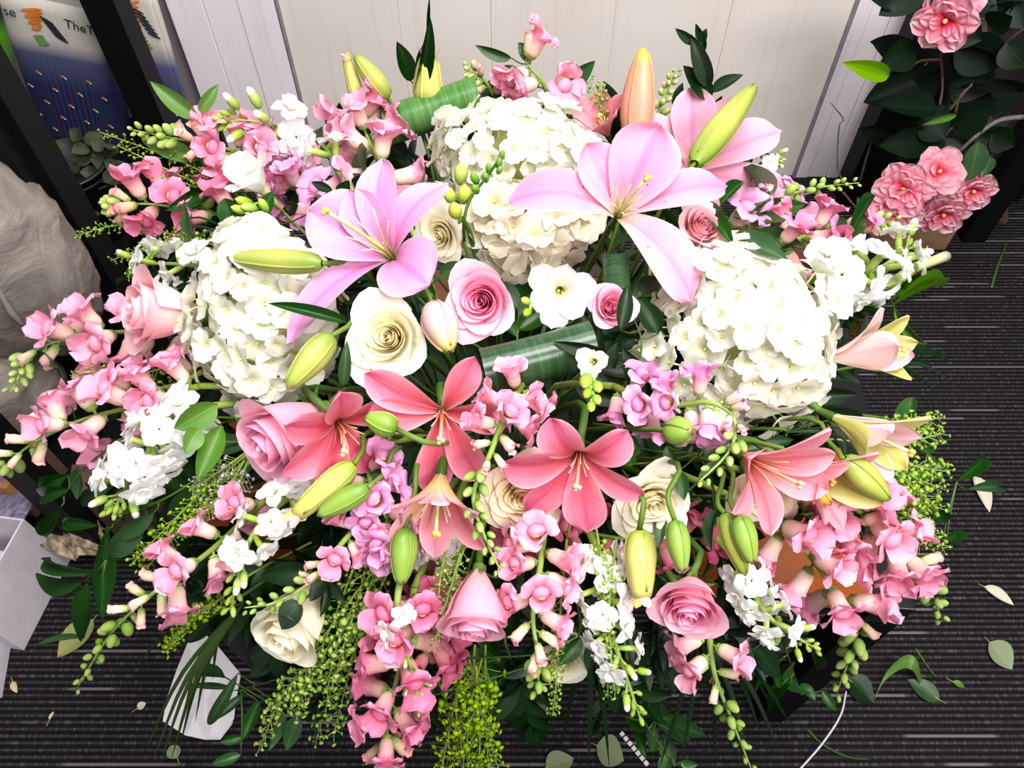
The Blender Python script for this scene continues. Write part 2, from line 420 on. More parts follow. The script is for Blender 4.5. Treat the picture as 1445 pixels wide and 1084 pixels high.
BUD_COL = {
 'green': [(0, (124, 146, 54)), (0.4, (180, 186, 92)), (0.85, (162, 176, 78)), (1, (120, 144, 56))],
 'yellow': [(0, (150, 168, 60)), (0.4, (206, 206, 116)), (0.9, (200, 198, 110)), (1, (150, 130, 70))],
 'orange': [(0, (206, 156, 110)), (0.4, (222, 150, 128)), (0.8, (220, 156, 116)), (1, (206, 186, 60))],
 'palepink': [(0, (196, 170, 160)), (0.5, (222, 178, 184)), (0.9, (206, 184, 130)), (1, (150, 160, 60))],
 'lime': [(0, (104, 140, 44)), (0.4, (140, 172, 70)), (0.9, (146, 176, 76)), (1, (110, 90, 50))],
 'peach': [(0, (214, 150, 110)), (0.4, (240, 190, 110)), (0.8, (226, 176, 80)), (1, (170, 130, 50))],
}
def lily_bud(label, tip, base, w_px, colr, lift=0.05, lift_tip=None, opened=False, nose=False, group=None, stem_to=None):
    B = dome(base[0], base[1], lift); T = dome(tip[0], tip[1], lift if lift_tip is None else lift_tip)
    ax = (T - B); l = ax.length; ax.normalize(); w = px2m(B, w_px)
    M3 = Matrix.Identity(3); z = ax; x = (CAM - B).cross(z).normalized(); y = z.cross(x)
    M3 = Matrix((x, y, z)).transposed(); M = place(B, M3)
    root = thing('lily_bud', label, 'flower bud', M, group)
    mat = petal_mat('lily_bud_%s' % colr, BUD_COL[colr], transl=0.15, rough=0.4, vary=0.03, spec=0.4)
    mb = MB()
    pr = [(0.15, 0), (0.31, 0.04), (0.42, 0.13), (0.49, 0.27), (0.50, 0.42), (0.45, 0.58), (0.37, 0.73), (0.27, 0.86), (0.17, 0.955), (0.05, 1.0)]
    if opened: pr = pr[:6] + [(0.41, 0.75), (0.35, 0.9), (0.30, 1.0)]
    lathe(mb, [(r * w, zz * l) for r, zz in pr], 18, ridge=3, ridge_amp=0.07)
    # three raised seams where the outer tepals meet
    body = link('bud_body', mb.mesh('bud_body', [mat]), root, M)
    for q in range(3):
        a = q * 2.0944 + 1.0472
        mb = MB(); pts = [Vector((math.cos(a) * r * w * 0.95, math.sin(a) * r * w * 0.95, zz * l)) for r, zz in pr[1:-1]]
        mb.tube(pts, [0.02 * w + 0.0008] * len(pts), 5)
        link('seam', mb.mesh('seam', [mat]), body, M)
    if opened:
        for q in range(6):
            a = q * 1.0472
            me = petal_mesh('tepal_tip', [lily_mat('palepink') if q % 2 else mat], L=l * 0.3, W=w * 0.42, a0=-6, a1=26 + 20 * (q % 2), cup=0.7, kind='lily', nu=6, nv=4, az=a, r0=0.26 * w, z0=l * 0.86)
            link('tepal_tip', me, root, M)
    if nose:
        mb = MB(); mb.ball((0, 0, l * 0.985), (w * 0.09, w * 0.09, w * 0.07), nu=5, nv=6)
        link('bud_tip', mb.mesh('bud_tip', [plain('bud_tip_brown', (110, 70, 60), 0.7, 0.3, 200)]), root, M)
    if stem_to:
        S = [B] + [dome(a, b, c) for a, b, c in stem_to]
        S.append(foam_point(S[-1])); pts = spline(S, 14)
        mb = MB(); mb.tube(pts, [0.0025] * 14, 6); link('stem', mb.mesh('stem', [petal_mat('bud_stem', [(0, (106, 134, 48)), (1, (60, 84, 32))], transl=0.1)]), root)
    else: stem_obj(root, B, ax, 0.0026, 0.035, petal_mat('bud_stem', [(0, (106, 134, 48)), (1, (60, 84, 32))], transl=0.1))
    return root

HYD = petal_mat('hydrangea_white', [(0, (222, 224, 170)), (0.3, (236, 236, 214)), (1, (242, 241, 237))], transl=0.34, vary=0.02, veins=0.25, rough=0.6)
HYD_C = petal_mat('hydrangea_cream', [(0, (222, 216, 160)), (0.3, (236, 228, 202)), (1, (243, 234, 222))], transl=0.34, vary=0.03, veins=0.25, rough=0.6)
HEYE = plain('hydrangea_eye', (226, 222, 150), 0.6, 0.1)
HCORE = plain('hydrangea_core', (196, 200, 130), 0.8, 0.2)
HMESH = {}
def hyd_meshes(mat):
    if mat.name in HMESH: return HMESH[mat.name]
    out = []
    for k in range(6):
        rr = random.Random(k); mb = MB()
        for q in range(4):
            petal(mb, L=1.0 * rr.uniform(0.9, 1.08), W=1.12 * rr.uniform(0.9, 1.1), a0=48, a1=rr.uniform(84, 118), p=0.8, cup=rr.uniform(0.3, 0.75), kind='round', nu=5, nv=5, ruf=0.035,
                  rf=4, az=q * math.pi / 2 + rr.uniform(-0.14, 0.14), r0=0.03, z0=0.03 * (q % 2), ph=rr.random() * 6)
        mb.ball((0, 0, 0.1), (0.07, 0.07, 0.07), 1, 4, 6)
        mb.tube([Vector((0, 0, -1.1)), Vector((0, 0, 0.06))], [0.035, 0.05], 5, 2)
        out.append(mb.mesh('hydrangea_floret', [mat, HEYE, petal_mat('pedicel', [(0, (206, 206, 140)), (1, (232, 230, 180))], transl=0.1)]))
    HMESH[mat.name] = out; return out
def hydrangea(label, px, py, rx, ry, ang, tilt, n, fl_px, lift=0.0, rot=0, cream=False, cap=1.9, skip=None, rzf=0.85):
    P = dome(px, py, lift); M3 = facing(P, ang, tilt) @ Matrix.Rotation(R(rot), 3, 'Z'); k = px2m(P, 1)
    a, b = rx * k, ry * k; c = rzf * (a + b) / 2; axis = M3.col[2].normalized()
    C = P - axis * c * 0.55; M = place(C, M3)
    root = thing('hydrangea', label, 'hydrangea', M)
    rr = random.Random(px); fm = hyd_meshes(HYD_C if cream else HYD); fs = fl_px * k * 0.56
    for i in range(n):
        z = 1 - (1 - math.cos(cap)) * (i + 0.5) / n; th = i * 2.39996
        sr = math.sqrt(max(0, 1 - z * z)); d = Vector((sr * math.cos(th), sr * math.sin(th), z))
        lump = 0.9 + 0.12 * math.sin(4.5 * d.x + px) * math.cos(4 * d.y + py) + rr.uniform(-0.09, 0.08)
        q = Vector((d.x * a, d.y * b, d.z * c)) * lump
        nrm = (Vector((d.x / a, d.y / b, d.z / c)).normalized() + Vector((rr.uniform(-1, 1), rr.uniform(-1, 1), rr.uniform(-1, 1))) * 0.46).normalized()
        Q = nrm.to_track_quat('Z', 'Y').to_matrix() @ Matrix.Rotation(rr.random() * 6.28, 3, 'Z')
        s = fs * rr.uniform(0.82, 1.35)
        link('floret', fm[i % 6], root, M @ place(q, Q, s))
    mb = MB(); mb.ball((0, 0, -0.1 * c), (a * 0.6, b * 0.6, c * 0.6), nu=8, nv=12)
    link('flower_head_core', mb.mesh('flower_head_core', [HCORE]), root, M)
    stem_obj(root, C - axis * c * 0.5, axis, 0.005, 0.03)
    return root

# --- snapdragons
SNAP_COL = {
 'pink': ([(0, (246, 226, 196)), (0.3, (250, 208, 204)), (0.46, (246, 164, 186)), (0.7, (246, 158, 190)), (1, (250, 184, 208))], [(0, (190, 196, 120)), (0.5, (244, 222, 190)), (1, (246, 180, 180))]),
 'rose': ([(0, (246, 214, 190)), (0.3, (246, 180, 188)), (0.5, (238, 132, 164)), (0.75, (240, 132, 172)), (1, (248, 164, 196))], [(0, (190, 196, 120)), (0.5, (244, 216, 180)), (1, (242, 160, 160))]),
 'lilac': ([(0, (246, 226, 206)), (0.3, (246, 200, 206)), (0.5, (238, 156, 198)), (0.75, (232, 158, 208)), (1, (240, 186, 220))], [(0, (190, 196, 120)), (0.5, (240, 222, 200)), (1, (240, 180, 200))]),
 'deep': ([(0, (230, 170, 160)), (0.3, (222, 130, 150)), (0.5, (206, 96, 132)), (1, (212, 104, 142))], [(0, (180, 180, 110)), (0.5, (226, 180, 160)), (1, (214, 120, 140))]),
}
PALATE = plain('snapdragon_palate', (250, 190, 110), 0.6, 0.15, 60)
CALYX = petal_mat('snapdragon_calyx', [(0, (120, 150, 70)), (1, (150, 180, 96))], transl=0.15)
GBUD = petal_mat('snapdragon_green_bud', [(0, (120, 152, 66)), (0.6, (150, 178, 90)), (1, (206, 210, 130))], transl=0.2, vary=0.08)
SNAP = {}
def snap_meshes(colr):
    if colr in SNAP: return SNAP[colr]
    fm = petal_mat('snapdragon_%s' % colr, SNAP_COL[colr][0], transl=0.3, vary=0.06, veins=0.3, rough=0.55)
    bm = petal_mat('snapdragon_bud_%s' % colr, SNAP_COL[colr][1], transl=0.25, vary=0.08, rough=0.55)
    fl = []
    for k in range(9):
        rr = random.Random(k + 40); mb = MB()
        lathe(mb, [(0.10, 0.1), (0.24, 0.16), (0.31, 0.34), (0.32, 0.6), (0.36, 0.85), (0.40, 0.95)], 12)
        n = len(mb.uv); mb.uv = [(u, v * 0.42) for u, v in mb.uv]
        for a in (90 - 34, 90 + 34):
            petal(mb, L=0.9 * rr.uniform(0.85, 1.15), W=1.02, a0=rr.uniform(-25, 0), a1=rr.uniform(40, 120), p=1.4, cup=rr.uniform(0.3, 1.0), kind='round', nu=6, nv=5, ruf=0.13, rf=5, az=R(a + rr.uniform(-10, 10)), r0=0.34, z0=0.85, ph=rr.random() * 6, v0=0.42)
        for a in (-90, -90 - 62, -90 + 62):
            petal(mb, L=0.74 * rr.uniform(0.85, 1.15), W=0.9, a0=rr.uniform(0, 25), a1=rr.uniform(80, 165), p=0.9, cup=rr.uniform(0.0, 0.7), kind='round', nu=6, nv=5, ruf=0.14, rf=5, az=R(a + rr.uniform(-10, 10)), r0=0.33, z0=0.85, ph=rr.random() * 6, v0=0.42)
        mb.ball((0, -0.12, 0.98), (0.38, 0.28, 0.26), 0, 6, 8); nb = 7 * 8
        for i in range(nb): mb.uv[-1 - i] = (0.5, 0.5 + 0.25 * mb.uv[-1 - i][1])
        mb.ball((0, 0.08, 1.1), (0.16, 0.06, 0.09), 1, 5, 6)
        fl.append(mb.mesh('snapdragon_floret', [fm, PALATE]))
    half = []
    for k in range(3):
        rr = random.Random(k + 60); mb = MB()
        lathe(mb, [(0.10, 0), (0.2, 0.08), (0.25, 0.3), (0.26, 0.6), (0.3, 0.85), (0.26, 1.05), (0.12, 1.18), (0.02, 1.2)], 10, bend=rr.uniform(-0.1, 0.15))
        for a in (90 - 30, 90 + 30, -60, -120):
            petal(mb, L=0.36, W=0.4, a0=-20, a1=60, cup=0.8, kind='round', nu=4, nv=4, ruf=0.05, az=R(a), r0=0.27, z0=0.88, v0=0.8)
        half.append(mb.mesh('snapdragon_opening_bud', [bm]))
    mb = MB(); lathe(mb, [(0.1, 0), (0.28, 0.15), (0.36, 0.4), (0.33, 0.7), (0.2, 0.95), (0.03, 1.05)], 9)
    gb = mb.mesh('snapdragon_bud', [GBUD])
    mb = MB()
    lathe(mb, [(0.05, -0.3), (0.06, -0.05), (0.2, 0.02), (0.24, 0.1)], 8)
    for q in range(5): petal(mb, L=0.3, W=0.24, a0=0, a1=25, cup=0.7, kind='leaf', nu=3, nv=2, az=q * 1.2566, r0=0.2, z0=0.02)
    cx = mb.mesh('snapdragon_calyx', [CALYX])
    SNAP[colr] = (fl, half, gb, cx); return SNAP[colr]
def spike_path(path, n=40):
    pts = [dome(*p) for p in path]
    return spline(pts, n) if len(pts) > 1 else pts
def to_foam(root, P, d, r, mat, name='stem_base'):
    T = foam_point(P); Q = DC + (P - d * 0.05 - DC) * 0.75
    pts = spline([P, Q, T], 8); mb = MB(); mb.tube(pts, [r] * 8, 6); return link(name, mb.mesh(name, [mat]), root)
def snapdragon(label, path, size, counts, colr='pink', fr=(0.0, 0.5, 0.72, 1.0), seed=1, spread=1.0, cam_bias=0.25, group=None, tipstem=True):
    """path: stem from the lowest floret to the tip as (px, py, lift); counts: open florets, opening buds, green buds"""
    rr = random.Random(seed * 13 + 5); pts = spike_path(path)
    M = place(pts[0], Matrix.Identity(3)); root = thing('snapdragon', label, 'snapdragon', M, group)
    k = px2m(pts[len(pts) // 2], 1); s = size * k
    fl, half, gb, cx = snap_meshes(colr)
    rad = [max(0.0007, 0.0036 * (1 - 0.8 * i / 39)) * (size / 40) ** 0.5 for i in range(40)]
    mb = MB(); mb.tube(pts, rad, 7); link('stem', mb.mesh('stem', [STEM_PALE]), root)
    d0 = (pts[1] - pts[0]).normalized(); to_foam(root, pts[0], d0, rad[0], STEM_PALE)
    ph = rr.random() * 6.28
    for stage in range(3):
        n = int(round(counts[stage] * (1.0, 1.1, 1.3)[stage])); f0, f1 = fr[stage], fr[stage + 1]
        for i in range(n):
            t = f0 + (f1 - f0) * (i + 0.5) / n
            p, d = path_at(pts, t); a = ph + (i + stage * 3) * 2.39996
            r1 = d.orthogonal().normalized(); r2 = d.cross(r1)
            out = (r1 * math.cos(a) + r2 * math.sin(a))
            tc = (CAM - p).normalized(); tc = tc - d * tc.dot(d)
            if out.dot(tc) < -0.35: out = (out + tc * 0.9).normalized()
            out = (out + tc * cam_bias).normalized()
            tiltf = (0.55, 0.85, 1.1)[stage]
            z = (out + d * tiltf * (0.6 + 0.5 * t)).normalized(); 
            up = (d - z * d.dot(z)).normalized(); x = up.cross(z)
            Q = Matrix((x, up, z)).transposed() @ Matrix.Rotation(rr.uniform(-0.5, 0.5), 3, 'Z')
            sc = s * ((1.0, 0.8 - 0.25 * (i / max(1, n)), 0.42 - 0.26 * (i / max(1, n)))[stage]) * rr.uniform(0.88, 1.1)
            off = p + out * rad[0] * 0.8 + z * sc * 0.12
            Mx = place(off, Q, sc * (0.78 if stage == 0 else 0.78 if stage == 1 else 1.2))
            me = fl[rr.randrange(9)] if stage == 0 else half[rr.randrange(3)] if stage == 1 else gb
            o = link(('floret', 'opening_bud', 'bud')[stage], me, root, Mx)
            if stage < 2: link('calyx', cx, o, Mx)
    return root

# --- stock
STK = petal_mat('stock_white', [(0, (232, 240, 190)), (0.25, (248, 248, 244)), (1, (252, 251, 252))], transl=0.32, vary=0.02, veins=0.3, rough=0.6)
STKC = petal_mat('stock_calyx', [(0, (128, 160, 60)), (1, (176, 196, 96))], transl=0.15, vary=0.08)
SMESH = {}
def stock_meshes():
    if SMESH: return SMESH
    fl = []
    for k in range(5):
        rr = random.Random(k + 5); mb = MB()
        for q in range(5):
            petal(mb, L=1.0 * rr.uniform(0.85, 1.1), W=0.85 * rr.uniform(0.85, 1.1), a0=20, a1=rr.uniform(95, 135), p=0.6, cup=rr.uniform(0.1, 0.6), kind='round', nu=6, nv=5, ruf=0.09, rf=4.5, az=q * 1.2566 + rr.uniform(-0.2, 0.2), r0=0.06, ph=rr.random() * 6)
        for q in range(3):
            petal(mb, L=0.66 * rr.uniform(0.8, 1.1), W=0.6, a0=5, a1=rr.uniform(50, 90), cup=0.5, kind='round', nu=4, nv=4, ruf=0.1, rf=5, az=q * 2.09 + rr.random(), r0=0.04, z0=0.05, ph=rr.random() * 6)
        lathe(mb, [(0.05, -0.95), (0.14, -0.85), (0.17, -0.4), (0.15, 0.05)], 8, 1)
        fl.append(mb.mesh('stock_floret', [STK, STKC]))
    SMESH['fl'] = fl
    mb = MB(); lathe(mb, [(0.08, 0), (0.22, 0.12), (0.27, 0.45), (0.22, 0.75)], 8, 1); lathe(mb, [(0.2, 0.72), (0.22, 0.85), (0.16, 1.05), (0.02, 1.15)], 8, 0)
    SMESH['half'] = mb.mesh('stock_opening_bud', [STK, STKC])
    mb = MB(); lathe(mb, [(0.06, 0), (0.22, 0.15), (0.28, 0.5), (0.2, 0.85), (0.02, 1.0)], 8)
    SMESH['bud'] = mb.mesh('stock_bud', [STKC])
    return SMESH
def stock(label, path, size, counts, fr=(0.0, 0.62, 0.85, 1.0), seed=1, wide=1.0, cam_bias=0.3, thick=0.0042):
    rr = random.Random(seed * 17 + 3); pts = spike_path(path); SM = stock_meshes()
    M = place(pts[0], Matrix.Identity(3)); root = thing('stock_flower', label, 'stock flower', M)
    k = px2m(pts[len(pts) // 2], 1); s = size * k
    rad = [max(0.0008, thick * (1 - 0.75 * i / 39)) for i in range(40)]
    mb = MB(); mb.tube(pts, rad, 7); link('stem', mb.mesh('stem', [STEM_PALE]), root)
    to_foam(root, pts[0], (pts[1] - pts[0]).normalized(), rad[0], STEM_PALE); ph = rr.random() * 6.28
    for stage in range(3):
        n = counts[stage]; f0, f1 = fr[stage], fr[stage + 1]
        for i in range(n):
            t = min(0.999, f0 + (f1 - f0) * (i + 0.5 + rr.uniform(-0.3, 0.3)) / n)
            p, d = path_at(pts, t); a = ph + (i + stage) * 2.39996
            r1 = d.orthogonal().normalized(); r2 = d.cross(r1); out = r1 * math.cos(a) + r2 * math.sin(a)
            tc = (CAM - p).normalized(); tc = tc - d * tc.dot(d)
            if out.dot(tc) < -0.35: out = (out + tc * 0.8).normalized()
            out = (out + tc * cam_bias).normalized()
            z = (out + d * (0.3, 0.9, 1.6)[stage]).normalized()
            reach = s * (0.62, 0.45, 0.16)[stage] * wide * rr.uniform(0.8, 1.15) * (1 - 0.5 * (i / n if stage == 2 else 0))
            E = p + (out * 0.8 + d * 0.5).normalized() * reach
            Q = z.to_track_quat('Z', 'Y').to_matrix() @ Matrix.Rotation(rr.random() * 6.28, 3, 'Z')
            sc = s * (0.62, 0.5, 0.3)[stage] * rr.uniform(0.85, 1.12)
            Mx = place(E, Q, sc)
            o = link(('floret', 'opening_bud', 'bud')[stage], SM['fl'][rr.randrange(5)] if stage == 0 else SM['half'] if stage == 1 else SM['bud'], root, Mx)
            Eb = E - z * sc * (0.9 if stage == 0 else 0)
            mb = MB(); mb.tube([p, p.lerp(Eb, 0.5) + d * 0.002, Eb], [0.0013, 0.0012, 0.0012], 5)
            link('pedicel', mb.mesh('pedicel', [STEM_PALE]), o)
    return root

# --- pennycress sprays
POD = petal_mat('pennycress_pod', [(0, (112, 150, 30)), (1, (160, 196, 60))], transl=0.25, vary=0.1)
def pennycress(label, paths, pod_px=6, dens=1.0, seed=1, reach=11, group=None, up=None, podmat=None, name='pennycress_spray'):
    rr = random.Random(seed * 7 + 1); P0 = dome(*paths[0][0])
    root = thing(name, label, 'foliage', place(P0, Matrix.Identity(3)), group)
    pods = MB()
    for path in paths:
        pts = spike_path(path, 24); k = px2m(pts[12], 1)
        L = sum((pts[i + 1] - pts[i]).length for i in range(23))
        mb = MB(); mb.tube(pts, [0.0014 * (1 - 0.6 * i / 23) for i in range(24)], 5)
        link('stem', mb.mesh('stem', [STEM_PALE]), root)
        n = int(L / k / 4.0 * dens)
        for i in range(n):
            t = 0.12 + 0.87 * (i + rr.random()) / n; p, d = path_at(pts, min(t, 0.999))
            a = i * 2.39996 + rr.random(); r1 = d.orthogonal().normalized(); r2 = d.cross(r1); out = r1 * math.cos(a) + r2 * math.sin(a)
            e = (out + d * rr.uniform(0.3, 0.9)).normalized(); l = reach * k * rr.uniform(0.6, 1.25) * (1 - 0.45 * t)
            E = p + e * l; pods.tube([p, E], [0.0004, 0.0004], 3, 1, False)
            r = pod_px * k * 0.66 * rr.uniform(0.7, 1.15) * (1 - 0.35 * t)
            Q = (e + Vector((rr.uniform(-1, 1), rr.uniform(-1, 1), rr.uniform(-1, 1))) * 0.9).normalized().to_track_quat('Z', 'Y').to_matrix()
            n0 = len(pods.v)
            for q in range(6): pods.v.append(tuple(E + e * r * 0.8 + Q @ Vector((r * math.cos(q * 1.047), r * math.sin(q * 1.047), 0)))); pods.uv.append((q / 6, 0.5))
            for sg in (1, -1): pods.v.append(tuple(E + e * r * 0.8 + Q @ Vector((0, 0, sg * r * 0.55)))); pods.uv.append((0.5, 1.0 if sg > 0 else 0.0))
            for q in range(6):
                pods.f.append((n0 + q, n0 + (q + 1) % 6, n0 + 6)); pods.m.append(0); pods.f.append((n0 + (q + 1) % 6, n0 + q, n0 + 7)); pods.m.append(0)
    tag(link('seed_pods', pods.mesh('seed_pods', [podmat or POD, STEM_PALE]), root), kind='stuff')
    stem_obj(root, P0, (dome(*paths[0][1]) - P0).normalized(), 0.0014, 0.03, STEM_PALE, 'stem_base')
    return root

# --- leaves
LMESH = {}
def leaf_mesh(kind, mat):
    key = (kind, mat.name)
    if key not in LMESH:
        arch = {0: (78, 104), 1: (70, 118), 2: (88, 96), 3: (100, 78)}[kind]
        mb = MB(); petal(mb, L=1.0, W=1.0, a0=arch[0], a1=arch[1], cup=0.55, kind='leaf', nu=9, nv=4, rib=0.02, side=(0.0, 0.12, -0.12, 0.05)[kind])
        LMESH[key] = mb.mesh('leaf', [mat])
    return LMESH[key]
def leaf(root, base, tip, w, nrm, mat, kind=0, name='leaf'):
    d = tip - base; l = d.length; d.normalize(); n = (nrm - d * nrm.dot(d)).normalized(); y = n.cross(d)
    M = Matrix((d * l, y * w, n * l)).transposed().to_4x4(); M.translation = base
    return link(name, leaf_mesh(kind, mat), root, M)
def sprig(label, path, leaves=None, n=10, leaf_px=(60, 22), mat=None, seed=1, group=None, name='ruscus_sprig', spreadang=50, stem_r=0.0016, foam=True):
    """leaves: explicit (base px, base py, tip px, tip py, width px, lift base, lift tip) or n leaves set alternately along the path"""
    rr = random.Random(seed * 3 + 2); mat = mat or LEAF; pts = spike_path(path, 16)
    root = thing(name, label, 'foliage', place(pts[0], Matrix.Identity(3)), group)
    mb = MB(); mb.tube(pts, [stem_r * (1 - 0.6 * i / 15) for i in range(16)], 5); link('stem', mb.mesh('stem', [STEM]), root)
    if foam: to_foam(root, pts[0], (pts[1] - pts[0]).normalized(), stem_r, STEM)
    if leaves:
        for i, q in enumerate(leaves):
            B = dome(q[0], q[1], q[5]); T = dome(q[2], q[3], q[6]); 
            nr = ((CAM - B).normalized() + Vector((rr.uniform(-1, 1), rr.uniform(-1, 1), rr.uniform(-1, 1))) * 0.5)
            if len(q) > 7: nr = facing(B, q[7], q[8]).col[2]
            lf = leaf(root, B, T, px2m(B, q[4]), nr, mat, i % 4)
            S = min(pts, key=lambda s: (s - B).length)
            if (S - B).length > 0.004:
                mb = MB(); mb.tube(spline([S, S.lerp(B, 0.5) - Vector((0, 0, 0.004)), B], 5), stem_r * 0.6, 4); link('leaf_stalk', mb.mesh('leaf_stalk', [STEM]), root)
    else:
        k = px2m(pts[8], 1)
        for i in range(n):
            t = 0.15 + 0.85 * i / max(1, n - 1); p, d = path_at(pts, min(t, 0.999))
            nr = ((p - DC).normalized() + Vector((rr.uniform(-1, 1), rr.uniform(-1, 1), rr.uniform(-1, 1))) * 0.45).normalized()
            sd = d.cross(nr).normalized() * (1 if i % 2 else -1)
            a = R(spreadang) * (1 - 0.75 * (i / (n - 1)) ** 3) if i < n - 1 else 0
            dr = (d * math.cos(a) + sd * math.sin(a) + nr * rr.uniform(-0.1, 0.3)).normalized()
            l = leaf_px[0] * k * rr.uniform(0.8, 1.15)
            leaf(root, p, p + dr * l, leaf_px[1] * k * rr.uniform(0.85, 1.15), nr, mat, rr.randrange(4))
    return root
def blades(label, base, tips, w_px, seed=1, mat=None, name='palm_frond', group=None):
    """a frond: narrow blades from one base to tips (px, py, lift)"""
    rr = random.Random(seed); B = dome(*base); root = thing(name, label, 'foliage', place(B, Matrix.Identity(3)), group)
    for q in tips:
        T = dome(*q); mid = B.lerp(T, 0.5) + Vector((0, 0, 0.03)); pts = spline([B, mid, T], 9); w = px2m(mid, w_px) / 2
        d = (T - B).normalized(); s = d.cross((CAM - mid).normalized()).normalized(); n = s.cross(d)
        mb = MB(); mb.grid([[p - s * w * f, p + n * w * 0.35 * f, p + s * w * f] for p, f in zip(pts, (0.3, 0.7, 0.9, 1, 1, 0.9, 0.7, 0.4, 0.04))])
        link('blade', mb.mesh('blade', [mat or LEAF_DARK]), root)
    stem_obj(root, B, (dome(*tips[0]) - B).normalized(), 0.002, 0.02)
    return root
def rolled_leaf(label, p1, p2, r_px, lift, mat=None, turns=1.6, start=0.0, taper=1.0, group=None):
    """broad leaf rolled into a tube from p1 to p2"""
    A = dome(p1[0], p1[1], lift); B = dome(p2[0], p2[1], lift); ax = (B - A); l = ax.length; ax.normalize(); r = px2m(A, r_px)
    x = ((CAM - A) - ax * (CAM - A).dot(ax)).normalized(); y = ax.cross(x)
    root = thing('rolled_broad_leaf', label, 'leaf', place(A, Matrix.Identity(3)), group)
    rows = []; uvs = []; nc = 34
    for i in range(19):
        t = i / 18; row = []
        for j in range(nc + 1):
            u = j / nc; a = start + u * turns * 2 * math.pi
            rr2 = r * (1 - 0.42 * (1 - u)) * (1 + (taper - 1) * t) * (1 - 0.05 * math.sin(math.pi * t))
            ov = 0.10 * math.sin(a * 0.5) * r * (1 if t in (0, 1) else 0)
            row.append(A + ax * (l * t + ov) + (x * math.cos(a) + y * math.sin(a)) * rr2)
        rows.append(row); uvs.append([(t, j / nc) for j in range(nc + 1)])
    mb = MB(); mb.grid(rows, uvs); link('rolled_blade', mb.mesh('rolled_blade', [mat or ASPID]), root)
    mid = A.lerp(B, 0.5); stem_obj(root, A + ax * l * 0.3 - x * r * 0.8, x, 0.003, 0.03)
    return root
WHITE = petal_mat('freesia_white', [(0, (240, 236, 170)), (0.2, (250, 249, 238)), (1, (253, 252, 252))], transl=0.34, vary=0.02, veins=0.25)
def freesia(label, px, py, r_px, ang, tilt, n=6, lift=0.06, buds=(), a=(28, 100), ctr=(216, 190, 90), name='freesia'):
    P = dome(px, py, lift); M3 = facing(P, ang, tilt); k = px2m(P, 1); s = r_px * k; axis = M3.col[2].normalized()
    M = place(P - axis * s * 0.5, M3); root = thing(name, label, 'freesia', M)
    for q in range(n):
        inner = q % 2
        me = petal_mesh('petal', [WHITE], L=s * (1.22 if not inner else 1.16), W=s * (0.98 if not inner else 0.9), a0=a[0] - 8 * inner, a1=a[1] - 22 * inner, cup=0.75, kind='round', nu=9, nv=8, ruf=0.05, az=q * 2 * math.pi / n + 0.3, r0=s * 0.12, z0=0.0, ph=q)
        link('petal', me, root, M)
    mb = MB(); lathe(mb, [(0.03 * s, -0.9 * s), (0.09 * s, -0.6 * s), (0.15 * s, -0.1 * s), (0.18 * s, 0.1 * s)], 10); link('flower_tube', mb.mesh('flower_tube', [petal_mat('freesia_tube', [(0, (150, 180, 70)), (1, (236, 232, 180))], transl=0.2)]), root, M)
    for q in range(3):
        c = (0.09 * s * math.cos(q * 2.1), 0.09 * s * math.sin(q * 2.1)); mb = MB(); mb.tube([Vector((c[0] * 0.5, c[1] * 0.5, 0)), Vector((c[0], c[1], 0.5 * s))], [0.02 * s, 0.03 * s], 5)
        mb.ball((c[0], c[1], 0.52 * s), (0.045 * s, 0.045 * s, 0.1 * s)); link('stamen', mb.mesh('stamen', [plain('freesia_stamen', ctr, 0.6, 0.15)]), root, M)
    stem_obj(root, P - axis * s * 1.35, axis, 0.0022, 0.03, STEM_PALE)
    gm = petal_mat('freesia_bud', [(0, (110, 156, 40)), (0.6, (158, 190, 60)), (1, (206, 216, 110))], transl=0.2, vary=0.1)
    prev = P - axis * s * 0.9
    for (bx, by, bl, bw, ba) in buds:
        B = dome(bx, by, lift); w = bw * k; l = bl * k; Mb = place(B, facing(B, ba, 70))
        mb = MB(); lathe(mb, [(0.12 * w, -l * 0.5), (0.42 * w, -l * 0.3), (0.5 * w, 0), (0.4 * w, l * 0.3), (0.05 * w, l * 0.5)], 9); o = link('bud', mb.mesh('bud', [gm]), root, Mb)
        mb = MB(); c = B - facing(B, ba, 70).col[2] * l * 0.45; mb.tube([prev, prev.lerp(c, 0.5), c], [0.0014] * 3, 5); link('bud_stalk', mb.mesh('bud_stalk', [STEM_PALE]), o); prev = c
    return root
